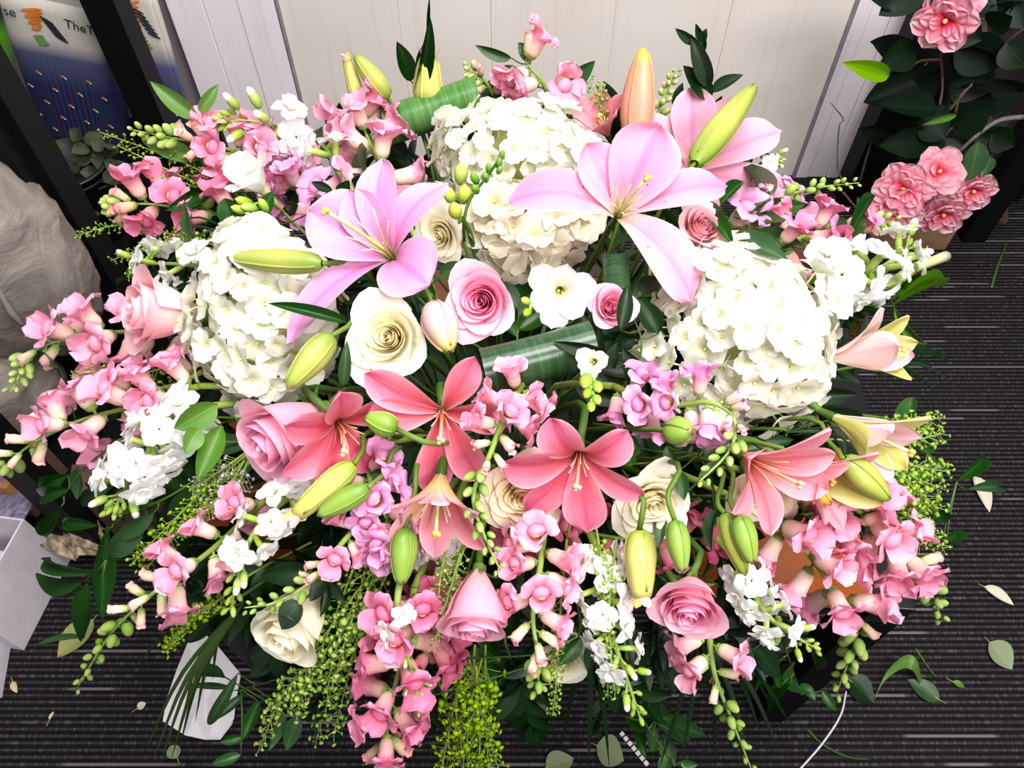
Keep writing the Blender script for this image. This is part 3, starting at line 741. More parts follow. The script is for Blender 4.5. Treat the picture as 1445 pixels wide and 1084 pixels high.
# ------------------------------------------------------------------ the setting: carpet, planked wall
def struct(name, me, M=None, label=None, parent=None):
    o = link(name, me, parent, M)
    if parent is None: tag(o, label, None, None, 'structure')
    return o
m, nt, N, L, b = nmat('ribbed_carpet')
tc = N.new('ShaderNodeTexCoord'); sp = N.new('ShaderNodeSeparateXYZ'); L.new(tc.outputs['Object'], sp.inputs[0])
PER = 0.0125
row = maths(N, L, 'DIVIDE', sp.outputs[1], PER); rid = maths(N, L, 'FLOOR', row); fr_ = maths(N, L, 'SUBTRACT', row, rid)
tri = maths(N, L, 'SUBTRACT', 1.0, maths(N, L, 'ABSOLUTE', maths(N, L, 'SUBTRACT', maths(N, L, 'MULTIPLY', fr_, 2.0), 1.0)))      # 0..1..0 across a rib
def xn(scale, off, thr0, thr1, detail=0):
    c = N.new('ShaderNodeCombineXYZ'); L.new(maths(N, L, 'MULTIPLY', sp.outputs[0], scale), c.inputs[0]); L.new(maths(N, L, 'MULTIPLY', rid, off), c.inputs[1])
    n = N.new('ShaderNodeTexNoise'); n.inputs['Scale'].default_value = 1; n.inputs['Detail'].default_value = detail; L.new(c.outputs[0], n.inputs['Vector'])
    r = N.new('ShaderNodeMapRange'); r.inputs[1].default_value = thr0; r.inputs[2].default_value = thr1; L.new(n.outputs[0], r.inputs[0]); return r.outputs[0]
dots = xn(170, 7.3, 0.5, 0.72, 1); streak = xn(3.0, 17.7, 0.675, 0.70, 0); soft = xn(9, 5.1, 0.35, 0.7, 2)
core = maths(N, L, 'POWER', tri, 2.2)
base = ramp(N, L, core, [(0, (16, 14, 16)), (0.55, (44, 40, 43)), (1, (66, 61, 64))]).outputs[0]
base = mixc(N, L, maths(N, L, 'MULTIPLY', maths(N, L, 'MULTIPLY', dots, core), 0.34), base, (150, 145, 146))
base = mixc(N, L, maths(N, L, 'MULTIPLY', soft, 0.35), base, (34, 31, 34))
base = mixc(N, L, maths(N, L, 'MULTIPLY', maths(N, L, 'MULTIPLY', streak, maths(N, L, 'GREATER_THAN', core, 0.3)), 0.65), base, (126, 120, 122))
L.new(base, b.inputs['Base Color']); b.inputs['Roughness'].default_value = 0.95; b.inputs['Specular IOR Level'].default_value = 0.1
bp = N.new('ShaderNodeBump'); bp.inputs['Strength'].default_value = 0.8; bp.inputs['Distance'].default_value = 0.004
L.new(maths(N, L, 'ADD', tri, maths(N, L, 'MULTIPLY', dots, 0.4)), bp.inputs['Height']); L.new(bp.outputs[0], b.inputs['Normal'])
CARPET = m
mb = MB(); mb.box((-3.2, -1.5, -0.03), (3.2, 2.2, 0.0)); struct('floor', mb.mesh('floor', [CARPET], False), label='dark ribbed carpet floor with pale broken threads')

def wood_mat(name, c0, c1, grain, gscale=(60, 60, 2.2), rough=0.55, stainc=None):
    m, nt, N, L, b = nmat(name)
    tc = N.new('ShaderNodeTexCoord'); mp = N.new('ShaderNodeMapping'); mp.inputs['Scale'].default_value = gscale; L.new(tc.outputs['Object'], mp.inputs[0])
    oi = N.new('ShaderNodeObjectInfo'); L.new(maths(N, L, 'MULTIPLY', oi.outputs['Random'], 30.0), mp.inputs['Location'])
    n = N.new('ShaderNodeTexNoise'); n.inputs['Scale'].default_value = 1; n.inputs['Detail'].default_value = 6; L.new(mp.outputs[0], n.inputs['Vector'])
    n2 = N.new('ShaderNodeTexNoise'); n2.inputs['Scale'].default_value = 3.5; n2.inputs['Detail'].default_value = 3; L.new(tc.outputs['Object'], n2.inputs['Vector'])
    c = mixc(N, L, ramp(N, L, n2.outputs[0], [(0.3, (0, 0, 0)), (0.7, (255, 255, 255))]).outputs[0], c0, c1)
    g = N.new('ShaderNodeMapRange'); g.inputs[1].default_value = 0.55; g.inputs[2].default_value = 0.75; g.inputs[4].default_value = 0.6; L.new(n.outputs[0], g.inputs[0])
    c = mixc(N, L, g.outputs[0], c, grain); L.new(c, b.inputs['Base Color']); b.inputs['Roughness'].default_value = rough
    bp = N.new('ShaderNodeBump'); bp.inputs['Strength'].default_value = 0.15; bp.inputs['Distance'].default_value = 0.002; L.new(n.outputs[0], bp.inputs['Height']); L.new(bp.outputs[0], b.inputs['Normal'])
    MATS[name] = m; return m
WASH = wood_mat('whitewashed_wood', (242, 232, 238), (248, 241, 246), (222, 210, 220))
PANEL = wood_mat('beige_board', (229, 219, 211), (236, 227, 220), (218, 207, 199), rough=0.7)
GREYW = plain('grey_mauve_wall', (150, 140, 146), 0.8, 0.05, 6)
WY = 2.0
def wx(px, y=WY, py=0): return at_y(px, py, y).x
mb = MB(); mb.box((-3.2, WY + 0.06, 0), (3.2, WY + 0.12, 2.6)); wall = struct('wall_back', mb.mesh('wall_back', [GREYW], False), label='grey mauve wall behind the planked door frame')
def plank(parent, x0, x1, y0, y1, mat, z0=0.0, z1=2.5, name='plank'):
    mb = MB(); e = 0.0012
    rows = []
    for z in (z0, z1): rows.append([Vector(p) for p in ((x0, y1, z), (x0, y0 + e, z), (x0 + e, y0, z), (x1 - e, y0, z), (x1, y0 + e, z), (x1, y1, z))])
    mb.grid(rows, None, 0, True); n = len(mb.v); mb.fan([n - 6, n - 5, n - 4, n - 3, n - 2, n - 1])
    return link(name, mb.mesh(name, [mat], False), parent)
# middle boards: wide beige panels
cuts = [389, 560, 692, 870, 1035, 1125, 1212]
for i in range(len(cuts) - 1): plank(wall, wx(cuts[i], WY + 0.01) + 0.0002, wx(cuts[i + 1], WY + 0.01) - 0.0002, WY + 0.010 + 0.0015 * (i % 2), WY + 0.07, PANEL)
def trim(n, cl, y, label):
    t = thing('trim_%d' % n, label, None); t['kind'] = 'structure'
    for i in range(len(cl) - 1): plank(t, wx(cl[i], y) + 0.001, wx(cl[i + 1], y) - 0.001, y + (0.0, 0.004, 0.0, 0.006)[i % 4], WY + 0.06, WASH)
    return t
trim(1, [232, 284, 333, 386], WY, 'whitewashed plank door post beside the flower sleeves')
trim(2, [1214, 1236, 1268, 1330], WY, 'whitewashed plank door post beside the artificial tree')
# grey strips standing in for the shadow gaps on the posts' inner edges
DARKLINE = plain('shadow_gap_grey', (140, 132, 140), 0.6, 0.1)
t3 = thing('trim_3', 'thin grey shadow-gap strip along the whitewashed post', None); t3['kind'] = 'structure'
for a, bx in ((387.5, 391), (1209.5, 1213)):
    plank(t3, wx(a), wx(bx), WY - 0.004, WY + 0.06, DARKLINE, name='shadow_gap_strip')

# ------------------------------------------------------------------ low black table with an orange wooden top
BLACK = plain('black_lacquered_steel', (17, 16, 18), 0.32, 0.25, 40)
BLACK_D = plain('black_painted_post', (7, 7, 8), 0.6, 0.2, 30, spec=0.2)
ORANGE = wood_mat('orange_wood', (166, 78, 18), (184, 94, 26), (112, 48, 12), gscale=(4, 60, 60), rough=0.3)
TB = place(at_z(1293, 861, 0.62), Matrix.Rotation(R(-4.2), 3, 'Z'))
tab = thing('display_table', 'low black steel table with orange wood top under the flowers', 'table', TB)
TW, TD, FR = 1.03, 0.62, 0.052
def tb(name, lo, hi, mat, parent=tab):
    mb = MB(); mb.box(lo, hi); me = mb.mesh(name, [mat], False); o = link(name, me, parent, TB)
    bv = o.modifiers.new('bevel', 'BEVEL'); bv.width = 0.0015; bv.segments = 2; return o
tb('table_top', (-TW + FR, 0.002, -0.02), (-FR, TD - FR, 0.0), ORANGE)
tb('side_rail', (-FR + 0.001, 0, -0.05), (0, TD, 0.0), BLACK); tb('side_rail', (-TW, 0, -0.05), (-TW + FR - 0.001, TD, 0.0), BLACK)
tb('front_rail', (-TW + FR, 0.006, -0.05), (-FR, 0.03, -0.0205), BLACK); tb('back_rail', (-TW + FR, TD - FR + 0.001, -0.05), (-FR, TD, 0.0), BLACK)
for x in (-FR, -TW):
    for y in (0.0, TD - FR): tb('leg', (x, y, -0.62), (x + FR, y + FR, -0.0505), BLACK_D)
# floral foam in its tray
fo = thing('floral_foam', 'dark green floral foam block in black tray on the table', 'floral foam', place(Vector((0, 0.6, 0.62)), Matrix.Identity(3)))
mb = MB(); mb.box((-0.3, -0.14, 0.012), (0.3, 0.14, 0.13)); link('foam_block', mb.mesh('foam_block', [plain('foam_green', (28, 52, 30), 0.9, 0.2, 80)], False), fo, WM[fo.name])
mb = MB(); mb.box((-0.32, -0.16, 0.0005), (0.32, 0.16, 0.012))
for lo, hi in (((-0.32, -0.16, 0.012), (0.32, -0.145, 0.05)), ((-0.32, 0.145, 0.012), (0.32, 0.16, 0.05)), ((-0.32, -0.145, 0.012), (-0.305, 0.145, 0.05)), ((0.305, -0.145, 0.012), (0.32, 0.145, 0.05))): mb.box(lo, hi)
link('tray', mb.mesh('tray', [BLACK], False), fo, WM[fo.name])

# ------------------------------------------------------------------ black rack with printed flower sleeves
def post(root, x, y, w, z1, z0=0.0, name='post', mat=None):
    mb = MB(); mb.box((x - w / 2, y - w / 2, z0), (x + w / 2, y + w / 2, z1)); return link(name, mb.mesh(name, [mat or BLACK_D], False), root)
rk = thing('display_rack', 'black post rack holding printed flower sleeves and eucalyptus', 'rack', place(Vector((-0.98, 1.45, 0)), Matrix.Identity(3)))
pA = Vector((at_y(148, 0, 1.74).x, 1.74, 0)); pB = Vector((at_y(66, 255, 1.22).x, 1.22, 0))
post(rk, pA.x, pA.y, 0.075, 1.62); post(rk, pB.x, pB.y, 0.072, 1.62); post(rk, -1.6, 1.22, 0.06, 1.62); post(rk, -1.6, 1.74, 0.06, 1.62)
def slab(root, name, x0, x1, y0, y1, z0, z1, mat):
    mb = MB(); mb.box((x0, y0, z0), (x1, y1, z1)); return link(name, mb.mesh(name, [mat], False), root)
slab(rk, 'shelf', -1.57, min(pA.x, pB.x) - 0.04, 1.2, 1.93, 0.22, 0.245, BLACK_D)
slab(rk, 'added_shade_shelf', -1.6, pA.x + 0.03, 1.26, 1.70, 1.55, 1.585, BLACK_D)  # unseen shelf, added overhead to shade the sleeves
slab(rk, 'rail', pB.x - 0.02, pB.x + 0.02, 1.257, 1.70, 0.2, 0.25, BLACK_D)
slab(rk, 'added_dark_board', -1.57, pA.x + 0.06, 1.955, 1.975, 0.0, 0.24, BLACK_D)  # dark board, added so the wall behind the rack reads dark
m, nt, N, L, b = nmat('sleeve_print_with_shade')
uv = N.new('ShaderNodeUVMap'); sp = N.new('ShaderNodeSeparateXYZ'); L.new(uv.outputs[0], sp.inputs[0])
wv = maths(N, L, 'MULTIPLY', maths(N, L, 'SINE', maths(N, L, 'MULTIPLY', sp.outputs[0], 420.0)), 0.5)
c = ramp(N, L, sp.outputs[1], [(0, (16, 20, 52)), (0.45, (26, 32, 84)), (0.66, (84, 90, 130)), (0.76, (222, 214, 204)), (1, (232, 226, 214))]).outputs[0]  # white to navy print, lower stops darkened to stand in for shade
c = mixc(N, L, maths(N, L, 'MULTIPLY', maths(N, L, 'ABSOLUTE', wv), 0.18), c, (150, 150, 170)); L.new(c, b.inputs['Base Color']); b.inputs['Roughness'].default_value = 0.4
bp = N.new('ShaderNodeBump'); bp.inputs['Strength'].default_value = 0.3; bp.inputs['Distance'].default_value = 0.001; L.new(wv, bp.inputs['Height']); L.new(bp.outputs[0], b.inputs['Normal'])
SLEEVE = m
P_OR = plain('print_orange', (228, 130, 50), 0.6, 0.1); P_WH = plain('print_white', (226, 222, 216), 0.6, 0.05); P_DK = plain('print_navy', (42, 44, 58), 0.6, 0.1); P_GR = plain('print_green', (110, 160, 80), 0.6, 0.1)
def text_mesh(s, size, mat):
    cu = bpy.data.curves.new('lettering', 'FONT'); cu.body = s; cu.size = size; cu.extrude = 0.0003; cu.materials.append(mat)
    o = bpy.data.objects.new('lettering_source', cu); COL.objects.link(o)
    me = bpy.data.meshes.new_from_object(o.evaluated_get(bpy.context.evaluated_depsgraph_get())); bpy.data.objects.remove(o); return me
def disc(mb, c, rx, ry, mat, n=8, rot=0, M=None):
    n0 = len(mb.v)
    for q in range(n):
        a = 2 * math.pi * q / n; x, y = rx * math.cos(a), ry * math.sin(a)
        mb.v.append(tuple(M @ Vector((c[0] + x * math.cos(rot) - y * math.sin(rot), c[1] + x * math.sin(rot) + y * math.cos(rot), c[2])))); mb.uv.append((0, 0))
    mb.fan([n0 + q for q in range(n)], mat)
def sleeve(label, y, xl, xr, zb, zt, letters, printed, taper=0.72, ang=0):
    """folded paper flower sleeve: flat pleated pouch wider at the top, open above"""
    w = xr - xl; cx = (xl + xr) / 2; h = zt - zb; dp = w * 0.42
    root = thing('flower_sleeve', label, 'flower sleeve', place(Vector((cx, y, zb)), Matrix.Rotation(R(ang), 3, 'Y'))); M = WM[root.name]
    mb = MB(); rows = []; uvs = []
    for i in range(13):
        t = i / 12; k = taper + (1 - taper) * min(1, t * 1.4); row = []; uvr = []
        for j in range(32):
            a = 2 * math.pi * j / 32; c, s = math.cos(a), math.sin(a)
            x = math.copysign(abs(c) ** 0.45, c) * w / 2 * k; yy = math.copysign(abs(s) ** 0.55, s) * dp / 2 * k
            if c > 0.6: yy *= 0.8 + 0.2 * math.cos(12 * a)
            row.append(Vector((x, yy, h * t + 0.006 * math.sin(3 * a) * t))); uvr.append((j / 32, t))
        rows.append(row); uvs.append(uvr)
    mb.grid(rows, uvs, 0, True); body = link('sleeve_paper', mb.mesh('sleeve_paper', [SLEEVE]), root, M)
    so = body.modifiers.new('thickness', 'SOLIDIFY'); so.thickness = 0.0012; so.offset = 1
    F = M @ Matrix.Translation((0, -dp / 2 - 0.003, 0)) @ Matrix.Rotation(math.pi / 2, 4, 'X')
    if printed:
        mb = MB(); I = Matrix.Identity(4)
        for r_ in range(6):
            for c_ in range(4):
                x = (-0.36 + 0.24 * c_ + (0.12 if r_ % 2 else 0)) * w; z = h * (0.05 + 0.1 * r_)
                if abs(x) > w * 0.42 * (taper + (1 - taper) * min(1, z / h * 1.4)): continue
                kk = (taper + (1 - taper) * min(1, z / h * 1.4)); zz = dp / 2 * (1 - kk) * -1 + 0.002
                disc(mb, (x - 0.003, z, zz), 0.0042, 0.0038, 0, M=I); disc(mb, (x + 0.003, z - 0.004, zz + 0.0003), 0.0042, 0.0026, 1, rot=-0.9, M=I)
        link('printed_flowers', mb.mesh('printed_flowers', [P_OR, P_WH]), root, F)
        def scribble(nm, mat, ds):
            mb = MB()
            for c_, a_, b_, r_ in ds: disc(mb, c_, a_, b_, 0, rot=r_, M=I)
            link(nm, mb.mesh(nm, [mat]), root, F)
        scribble('orange_scribble', P_OR, [((-0.14 * w + 0.004 * (q % 2), h * (0.945 - 0.018 * q), 0.002 + 0.0001 * q), 0.027 - 0.0025 * q, 0.0042, 0.25 + 0.1 * (q % 2)) for q in range(7)])
        scribble('navy_scribble', P_DK, [((-0.02 * w + 0.004 * q, h * (0.90 - 0.016 * q), 0.0024 + 0.0001 * q), 0.018, 0.0036, -0.5) for q in range(7)])
        scribble('green_scribble', P_GR, [((-0.14 * w + 0.003 * q, h * (0.79 - 0.014 * q), 0.0022 + 0.0001 * q), 0.014, 0.0036, 0.2) for q in range(4)])
    for (s, sz, x, z, rot) in letters:
        link('lettering', text_mesh(s, sz, P_DK), root, F @ Matrix.Translation((x * w, z * h, 0.003)) @ Matrix.Rotation(R(rot), 4, 'Z'))
    return root
ys = 1.855
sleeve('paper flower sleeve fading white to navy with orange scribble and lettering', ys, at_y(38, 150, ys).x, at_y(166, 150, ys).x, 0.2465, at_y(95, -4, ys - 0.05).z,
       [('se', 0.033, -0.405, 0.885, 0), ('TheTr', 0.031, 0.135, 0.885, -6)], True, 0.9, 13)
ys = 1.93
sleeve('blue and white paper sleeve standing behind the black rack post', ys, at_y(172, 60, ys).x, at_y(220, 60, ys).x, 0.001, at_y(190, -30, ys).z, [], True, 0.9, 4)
# dark green printed carrier and its leaves
GPRINT = petal_mat('green_leaf_print', [(0, (30, 60, 30)), (0.45, (70, 110, 50)), (0.62, (88, 150, 40)), (0.72, (30, 52, 56)), (1, (28, 46, 52))], transl=0, rough=0.4)
ys = 1.46
gp = thing('flower_sleeve', 'dark teal and leaf-green printed sleeve behind the navy sleeve', 'flower sleeve', place(at_y(12, 175, ys + 0.1), Matrix.Identity(3)))
mb = MB(); h = 0.4
rows = [[Vector((0.078 * math.cos(a) * (0.8 + 0.2 * t), 0.04 * math.sin(a), h * t)) for a in [2 * math.pi * j / 20 for j in range(20)]] for t in [i / 8 for i in range(9)]]
mb.grid(rows, None, 0, True); o = link('sleeve_paper', mb.mesh('sleeve_paper', [GPRINT]), gp, place(at_y(2, 175, ys + 0.1), Matrix.Rotation(R(14), 3, 'Y'))); so = o.modifiers.new('thickness', 'SOLIDIFY'); so.thickness = 0.0012
# eucalyptus in black buckets on the rack shelf
EUC = petal_mat('eucalyptus_leaf', [(0, (60, 70, 46)), (1, (70, 78, 56))], transl=0.1, vary=0.2, rough=0.6)
BUCKET = plain('black_plastic_bucket', (14, 14, 15), 0.45, 0.1)
def bucket(label, x, y, z, r, h):
    root = thing('flower_bucket', label, 'bucket', place(Vector((x, y, z)), Matrix.Identity(3))); mb = MB()
    lathe(mb, [(0.001, 0.004), (r * 0.8, 0.004), (r * 0.8, 0.0), (r * 0.98, h * 0.96), (r * 1.04, h * 0.96), (r * 1.04, h), (r * 0.94, h), (r * 0.77, 0.01), (0.001, 0.01)], 20)
    link('bucket_body', mb.mesh('bucket_body', [BUCKET]), root, WM[root.name])
    mb = MB(); lathe(mb, [(r * 0.99, h * 0.86), (r * 1.02, h * 0.88), (r * 0.99, h * 0.9)], 20); link('rim_band', mb.mesh('rim_band', [BUCKET]), root, WM[root.name]); return root
bucket('black bucket of eucalyptus under the navy sleeve', -1.06, 1.50, 0.2455, 0.10, 0.2)
rr = random.Random(3)
def euc(label, P, d, n, l, lw, seed):
    rr = random.Random(seed); root = thing('eucalyptus_branch', label, 'foliage', place(P, Matrix.Identity(3)), 'eucalyptus branches in the black bucket')
    pts = [P + d * l * t + Vector((0.02 * math.sin(3 * t + seed), 0.02 * math.cos(2 * t + seed), 0)) for t in [i / 9 for i in range(10)]]
    mb = MB(); mb.tube(pts, 0.0018, 5); link('stem', mb.mesh('stem', [STEM]), root)
    for i in range(n):
        p, dd = path_at(pts, 0.25 + 0.74 * i / n); a = i * 2.4; v = Vector((math.cos(a), math.sin(a), 0.3)).normalized()
        leaf(root, p, p + v * lw * rr.uniform(0.8, 1.2), lw * 0.85, Vector((rr.uniform(-1, 1), -1, 1)), EUC, rr.randrange(4))
for i in range(9):
    a = i * 2.4; euc('dull green round-leaved eucalyptus branch in the black bucket', Vector((-1.06 + 0.04 * math.cos(a), 1.50 + 0.04 * math.sin(a), 0.3)),
                      Vector((0.42 * math.cos(a) + 0.25, 0.35 * math.sin(a) - 0.15, 1)).normalized(), 11, 0.19, 0.042, i)

# ------------------------------------------------------------------ wrapped sacks, boxes, scraps beside the rack
m, nt, N, L, b = nmat('wrinkled_grey_wrap')
tc = N.new('ShaderNodeTexCoord'); n1 = N.new('ShaderNodeTexNoise'); n1.inputs['Scale'].default_value = 9; n1.inputs['Detail'].default_value = 5; n1.inputs['Distortion'].default_value = 1.2
L.new(tc.outputs['Object'], n1.inputs['Vector']); c = ramp(N, L, n1.outputs[0], [(0.3, (118, 108, 102)), (0.7, (150, 140, 132))]).outputs[0]; L.new(c, b.inputs['Base Color'])
b.inputs['Roughness'].default_value = 0.55; bp = N.new('ShaderNodeBump'); bp.inputs['Strength'].default_value = 0.7; bp.inputs['Distance'].default_value = 0.02
L.new(n1.outputs[0], bp.inputs['Height']); L.new(bp.outputs[0], b.inputs['Normal']); WRAP = m
from mathutils import noise as mnoise
def sack(label, C, r, seed, tilt):
    root = thing('wrapped_bundle', label, 'bundle', place(Vector((C.x, C.y, C.z - r[2])), Matrix.Identity(3))); mb = MB(); rows = []
    for i in range(33):
        a = math.pi * i / 32; row = []
        for j in range(48):
            t = 2 * math.pi * j / 48
            d = Vector((math.sin(a) * math.cos(t), math.sin(a) * math.sin(t), -math.cos(a)))
            e = Vector((math.copysign(abs(d.x) ** 0.8, d.x), math.copysign(abs(d.y) ** 0.8, d.y), math.copysign(abs(d.z) ** 0.75, d.z)))
            k = 1 + 0.07 * mnoise.noise(d * 2.5 + Vector((seed, 0, 0))) + 0.075 * mnoise.ridged_multi_fractal(d * 3.4 + Vector((seed, 3, 0)), 0.9, 2.0, 4, 1.0, 2.0) + 0.016 * math.sin(15 * d.z + 4 * d.x + 6 * mnoise.noise(d * 3))
            row.append(Vector((e.x * r[0] * k, e.y * r[1] * k, e.z * r[2] * k)))
        rows.append(row)
    mb.grid(rows, None, 0, True); link('wrapping', mb.mesh('wrapping', [WRAP]), root, place(C, Matrix.Rotation(R(tilt), 3, 'Y')))
    mb = MB(); pts = [C + Vector((r[0] * 0.5 + 0.004 * i, -r[1] * 0.93 + 0.02 * math.sin(i * 0.7), r[2] * (0.8 - 0.13 * i))) for i in range(9)]
    mb.tube(pts, [0.002, 0.006, 0.008, 0.007, 0.008, 0.006, 0.007, 0.005, 0.002], 6); link('wrap_fold', mb.mesh('wrap_fold', [WRAP]), root)
    return root
sack('large crumpled grey-wrapped bundle leaning on the black rack post', at_y(28, 372, 1.08) + Vector((-0.075, 0.0, 0.0)), (0.17, 0.12, 0.21), 1.0, 0)
sack('smaller crumpled grey-wrapped bundle below the large one', at_y(2, 545, 0.98) + Vector((-0.06, 0, -0.0)), (0.15, 0.12, 0.15), 4.0, 0)
CARD = plain('brown_cardboard', (150, 116, 86), 0.8, 0.12, 25); CARD_D = plain('dark_brown_cardboard', (96, 72, 58), 0.8, 0.15, 25)
WCARD = plain('white_cardboard', (222, 214, 224), 0.6, 0.03, 20); WCARD_I = plain('grey_printed_card', (120, 112, 136), 0.7, 0.3, 90)
zt = at_y(2, 545, 0.98).z - 0.155
st = thing('storage_rack', 'black post storage rack carrying the grey-wrapped bundles', 'rack', place(Vector((-1.12, 0.95, 0)), Matrix.Identity(3)))
for x in (-1.36, -0.925):
    for y in (0.735, 1.17): post(st, x, y, 0.05, 1.05)
slab(st, 'shelf', -1.33, -0.955, 0.71, 1.19, zt - 0.02, zt, BLACK_D)
slab(st, 'top_rail', -1.335, -0.95, 1.145, 1.19, 1.0, 1.045, BLACK_D); slab(st, 'top_rail', -1.335, -0.95, 0.715, 0.755, 1.0, 1.045, BLACK_D); slab(st, 'top_rail', -0.945, -0.905, 0.761, 1.144, 1.0, 1.045, BLACK_D)
slab(st, 'side_rail', -0.945, -0.905, 0.761, 1.144, zt - 0.045, zt - 0.0, BLACK_D)
# open white carton: walls, inner flap
def carton(label, P, w, d, h, rot, open_flap=True, mats=None):
    M = place(P, Matrix.Rotation(R(rot), 3, 'Z')); root = thing('carton', label, 'box', M); t = 0.004
    def pn(name, lo, hi, mat=WCARD):
        mb = MB(); mb.box(lo, hi); return link(name, mb.mesh(name, [mat], False), root, M)
    pn('bottom', (-w, 0, 0.0005), (0, d, t)); pn('front_panel', (-w, 0, t), (0, t, h)); pn('back_panel', (-w, d - t, t), (0, d, h), WCARD)
    pn('side_panel', (-t, t, t), (0, d - t, h)); pn('side_panel', (-w, t, t), (-w + t, d - t, h))
    if open_flap:
        pn('printed_insert', (-w + 0.01, t + 0.015, h * 0.45), (-t - 0.002, d - t - 0.03, h * 0.47), WCARD); pn('flap', (-w, d, h - 0.002), (0, d + 0.09, h + 0.001), WCARD_I)
    return root
carton('open white carton with printed flap beside the fallen leaves', at_z(34, 918, 0.0) + Vector((0.0, 0, 0)), 0.30, 0.2, 0.2, -8)
carton('white carton lying in front of the open carton', at_z(3, 985, 0.0), 0.2, 0.12, 0.1, 12, False)
# wooden scrap and crumpled newspaper on the floor by the cartons
nb = thing('newspaper_scrap', 'crumpled printed newspaper on the floor behind the open carton', 'paper', place(at_z(88, 765, 0.05), Matrix.Identity(3)))
NEWS = plain('newsprint', (150, 132, 112), 0.8, 0.45, 60); rows = []
for i in range(9):
    rows.append([at_z(60 + 13 * j + 3 * i, 690 + 13 * i, 0.03) + Vector((0, 0, 0.05 + 0.03 * math.sin(i * 1.1 + j * 0.8) + 0.02 * math.cos(j * 1.9))) for j in range(7)])
mb = MB(); mb.grid(rows); o = link('sheet', mb.mesh('sheet', [NEWS], False), nb); so = o.modifiers.new('thickness', 'SOLIDIFY'); so.thickness = 0.001
wc = thing('cardboard_box', 'brown cardboard box on the floor below the white stock flowers', 'box', place(at_z(168, 752, 0.0), Matrix.Rotation(R(10), 3, 'Z')))
for nm, lo, hi in (('front_panel', (-0.05, 0, 0), (0.1, 0.004, 0.14)), ('back_panel', (-0.05, 0.1, 0), (0.1, 0.104, 0.14)), ('side_panel', (-0.054, 0, 0), (-0.05, 0.104, 0.14)), ('side_panel', (0.1, 0, 0), (0.104, 0.104, 0.14)), ('lid', (-0.054, 0, 0.1405), (0.104, 0.104, 0.144))):
    mb = MB(); mb.box(lo, hi); link(nm, mb.mesh(nm, [CARD_D], False), wc, WM[wc.name])
wt = thing('wooden_tray', 'small tan wooden tray edge behind the open carton', 'tray', place(at_z(20, 700, 0.2), Matrix.Rotation(R(-12), 3, 'Z')))
TAN = wood_mat('tan_wood', (176, 122, 70), (190, 136, 82), (130, 84, 44), gscale=(60, 4, 60))
for nm, lo, hi in (('bottom', (-0.25, 0, -0.2), (0.0, 0.12, 0.0)), ('side_strip', (-0.012, 0, 0.0005), (0.0, 0.12, 0.03)), ('front_strip', (-0.25, 0, 0.0005), (-0.0125, 0.012, 0.03)), ('back_strip', (-0.25, 0.108, 0.0005), (-0.0125, 0.12, 0.03))):
    mb = MB(); mb.box(lo, hi); link(nm, mb.mesh(nm, [TAN if nm != 'bottom' else CARD_D], False), wt, WM[wt.name])
# white paper scrap under the arrangement
wp = thing('paper_tag', 'folded white paper tag lying on the carpet under the flowers', 'paper', place(at_z(285, 970, 0.001), Matrix.Identity(3)))
PAPER = plain('white_paper', (226, 220, 226), 0.7, 0.02, 20)
outl = [(277, 884), (304, 908), (340, 952), (334, 985), (328, 1022), (311, 1044), (290, 1044), (262, 1038), (230, 1018), (236, 985), (250, 945), (264, 910)]
mb = MB(); C0 = at_z(288, 985, 0.018); n = len(outl)
edge = [at_z(x, y, 0.003 + 0.006 * (i % 2)) for i, (x, y) in enumerate(outl)]; midr = [e.lerp(C0, 0.5) + Vector((0, 0, 0.008 * math.sin(i * 1.3))) for i, e in enumerate(edge)]
mb.grid([edge, midr, [C0] * n], None, 0, True); o = link('sheet', mb.mesh('sheet', [PAPER], False), wp); so = o.modifiers.new('thickness', 'SOLIDIFY'); so.thickness = 0.0012
mb = MB(); fl = [at_z(x, y, 0.012 + 0.004 * math.sin(i)) for i, (x, y) in enumerate([(283, 1020), (292, 985), (302, 960), (318, 955), (336, 962), (330, 1015), (312, 1040), (296, 1040)])]
c_ = sum(fl, Vector()) / len(fl) + Vector((0, 0, 0.012)); mb.grid([fl, [c_] * len(fl)], None, 0, True); o = link('folded_corner', mb.mesh('folded_corner', [PAPER], False), wp); so = o.modifiers.new('thickness', 'SOLIDIFY'); so.thickness = 0.0012

# ------------------------------------------------------------------ black stand and artificial blossom tree
rs = thing('plant_stand', 'black post stand beside the wall behind the artificial tree', 'stand', place(Vector((1.25, 1.8, 0)), Matrix.Identity(3)))
xq = at_y(1300, 0, 1.90).x; fp = at_z(1368, 332, 0.0)
slab(rs, 'back_post', xq, xq + 0.16, 1.86, 1.94, 0, 1.5, BLACK_D); slab(rs, 'post', fp.x - 0.035, fp.x + 0.035, fp.y - 0.03, fp.y + 0.04, 0, 1.5, BLACK_D)
slab(rs, 'low_rail', xq + 0.161, fp.x + 0.2, 1.87, 1.93, 0.02, 0.1, BLACK_D); slab(rs, 'back_panel', xq + 0.02, fp.x + 0.9, 1.945, 1.96, 0.0, 1.5, plain('dark_brown_board', (34, 27, 24), 0.7, 0.2, 12))
bxp = at_z(1322, 352, 0.0)
cb = thing('cardboard_box', 'brown cardboard box on the carpet under the artificial blossoms', 'box', place(Vector((bxp.x, bxp.y, 0)), Matrix.Identity(3)))
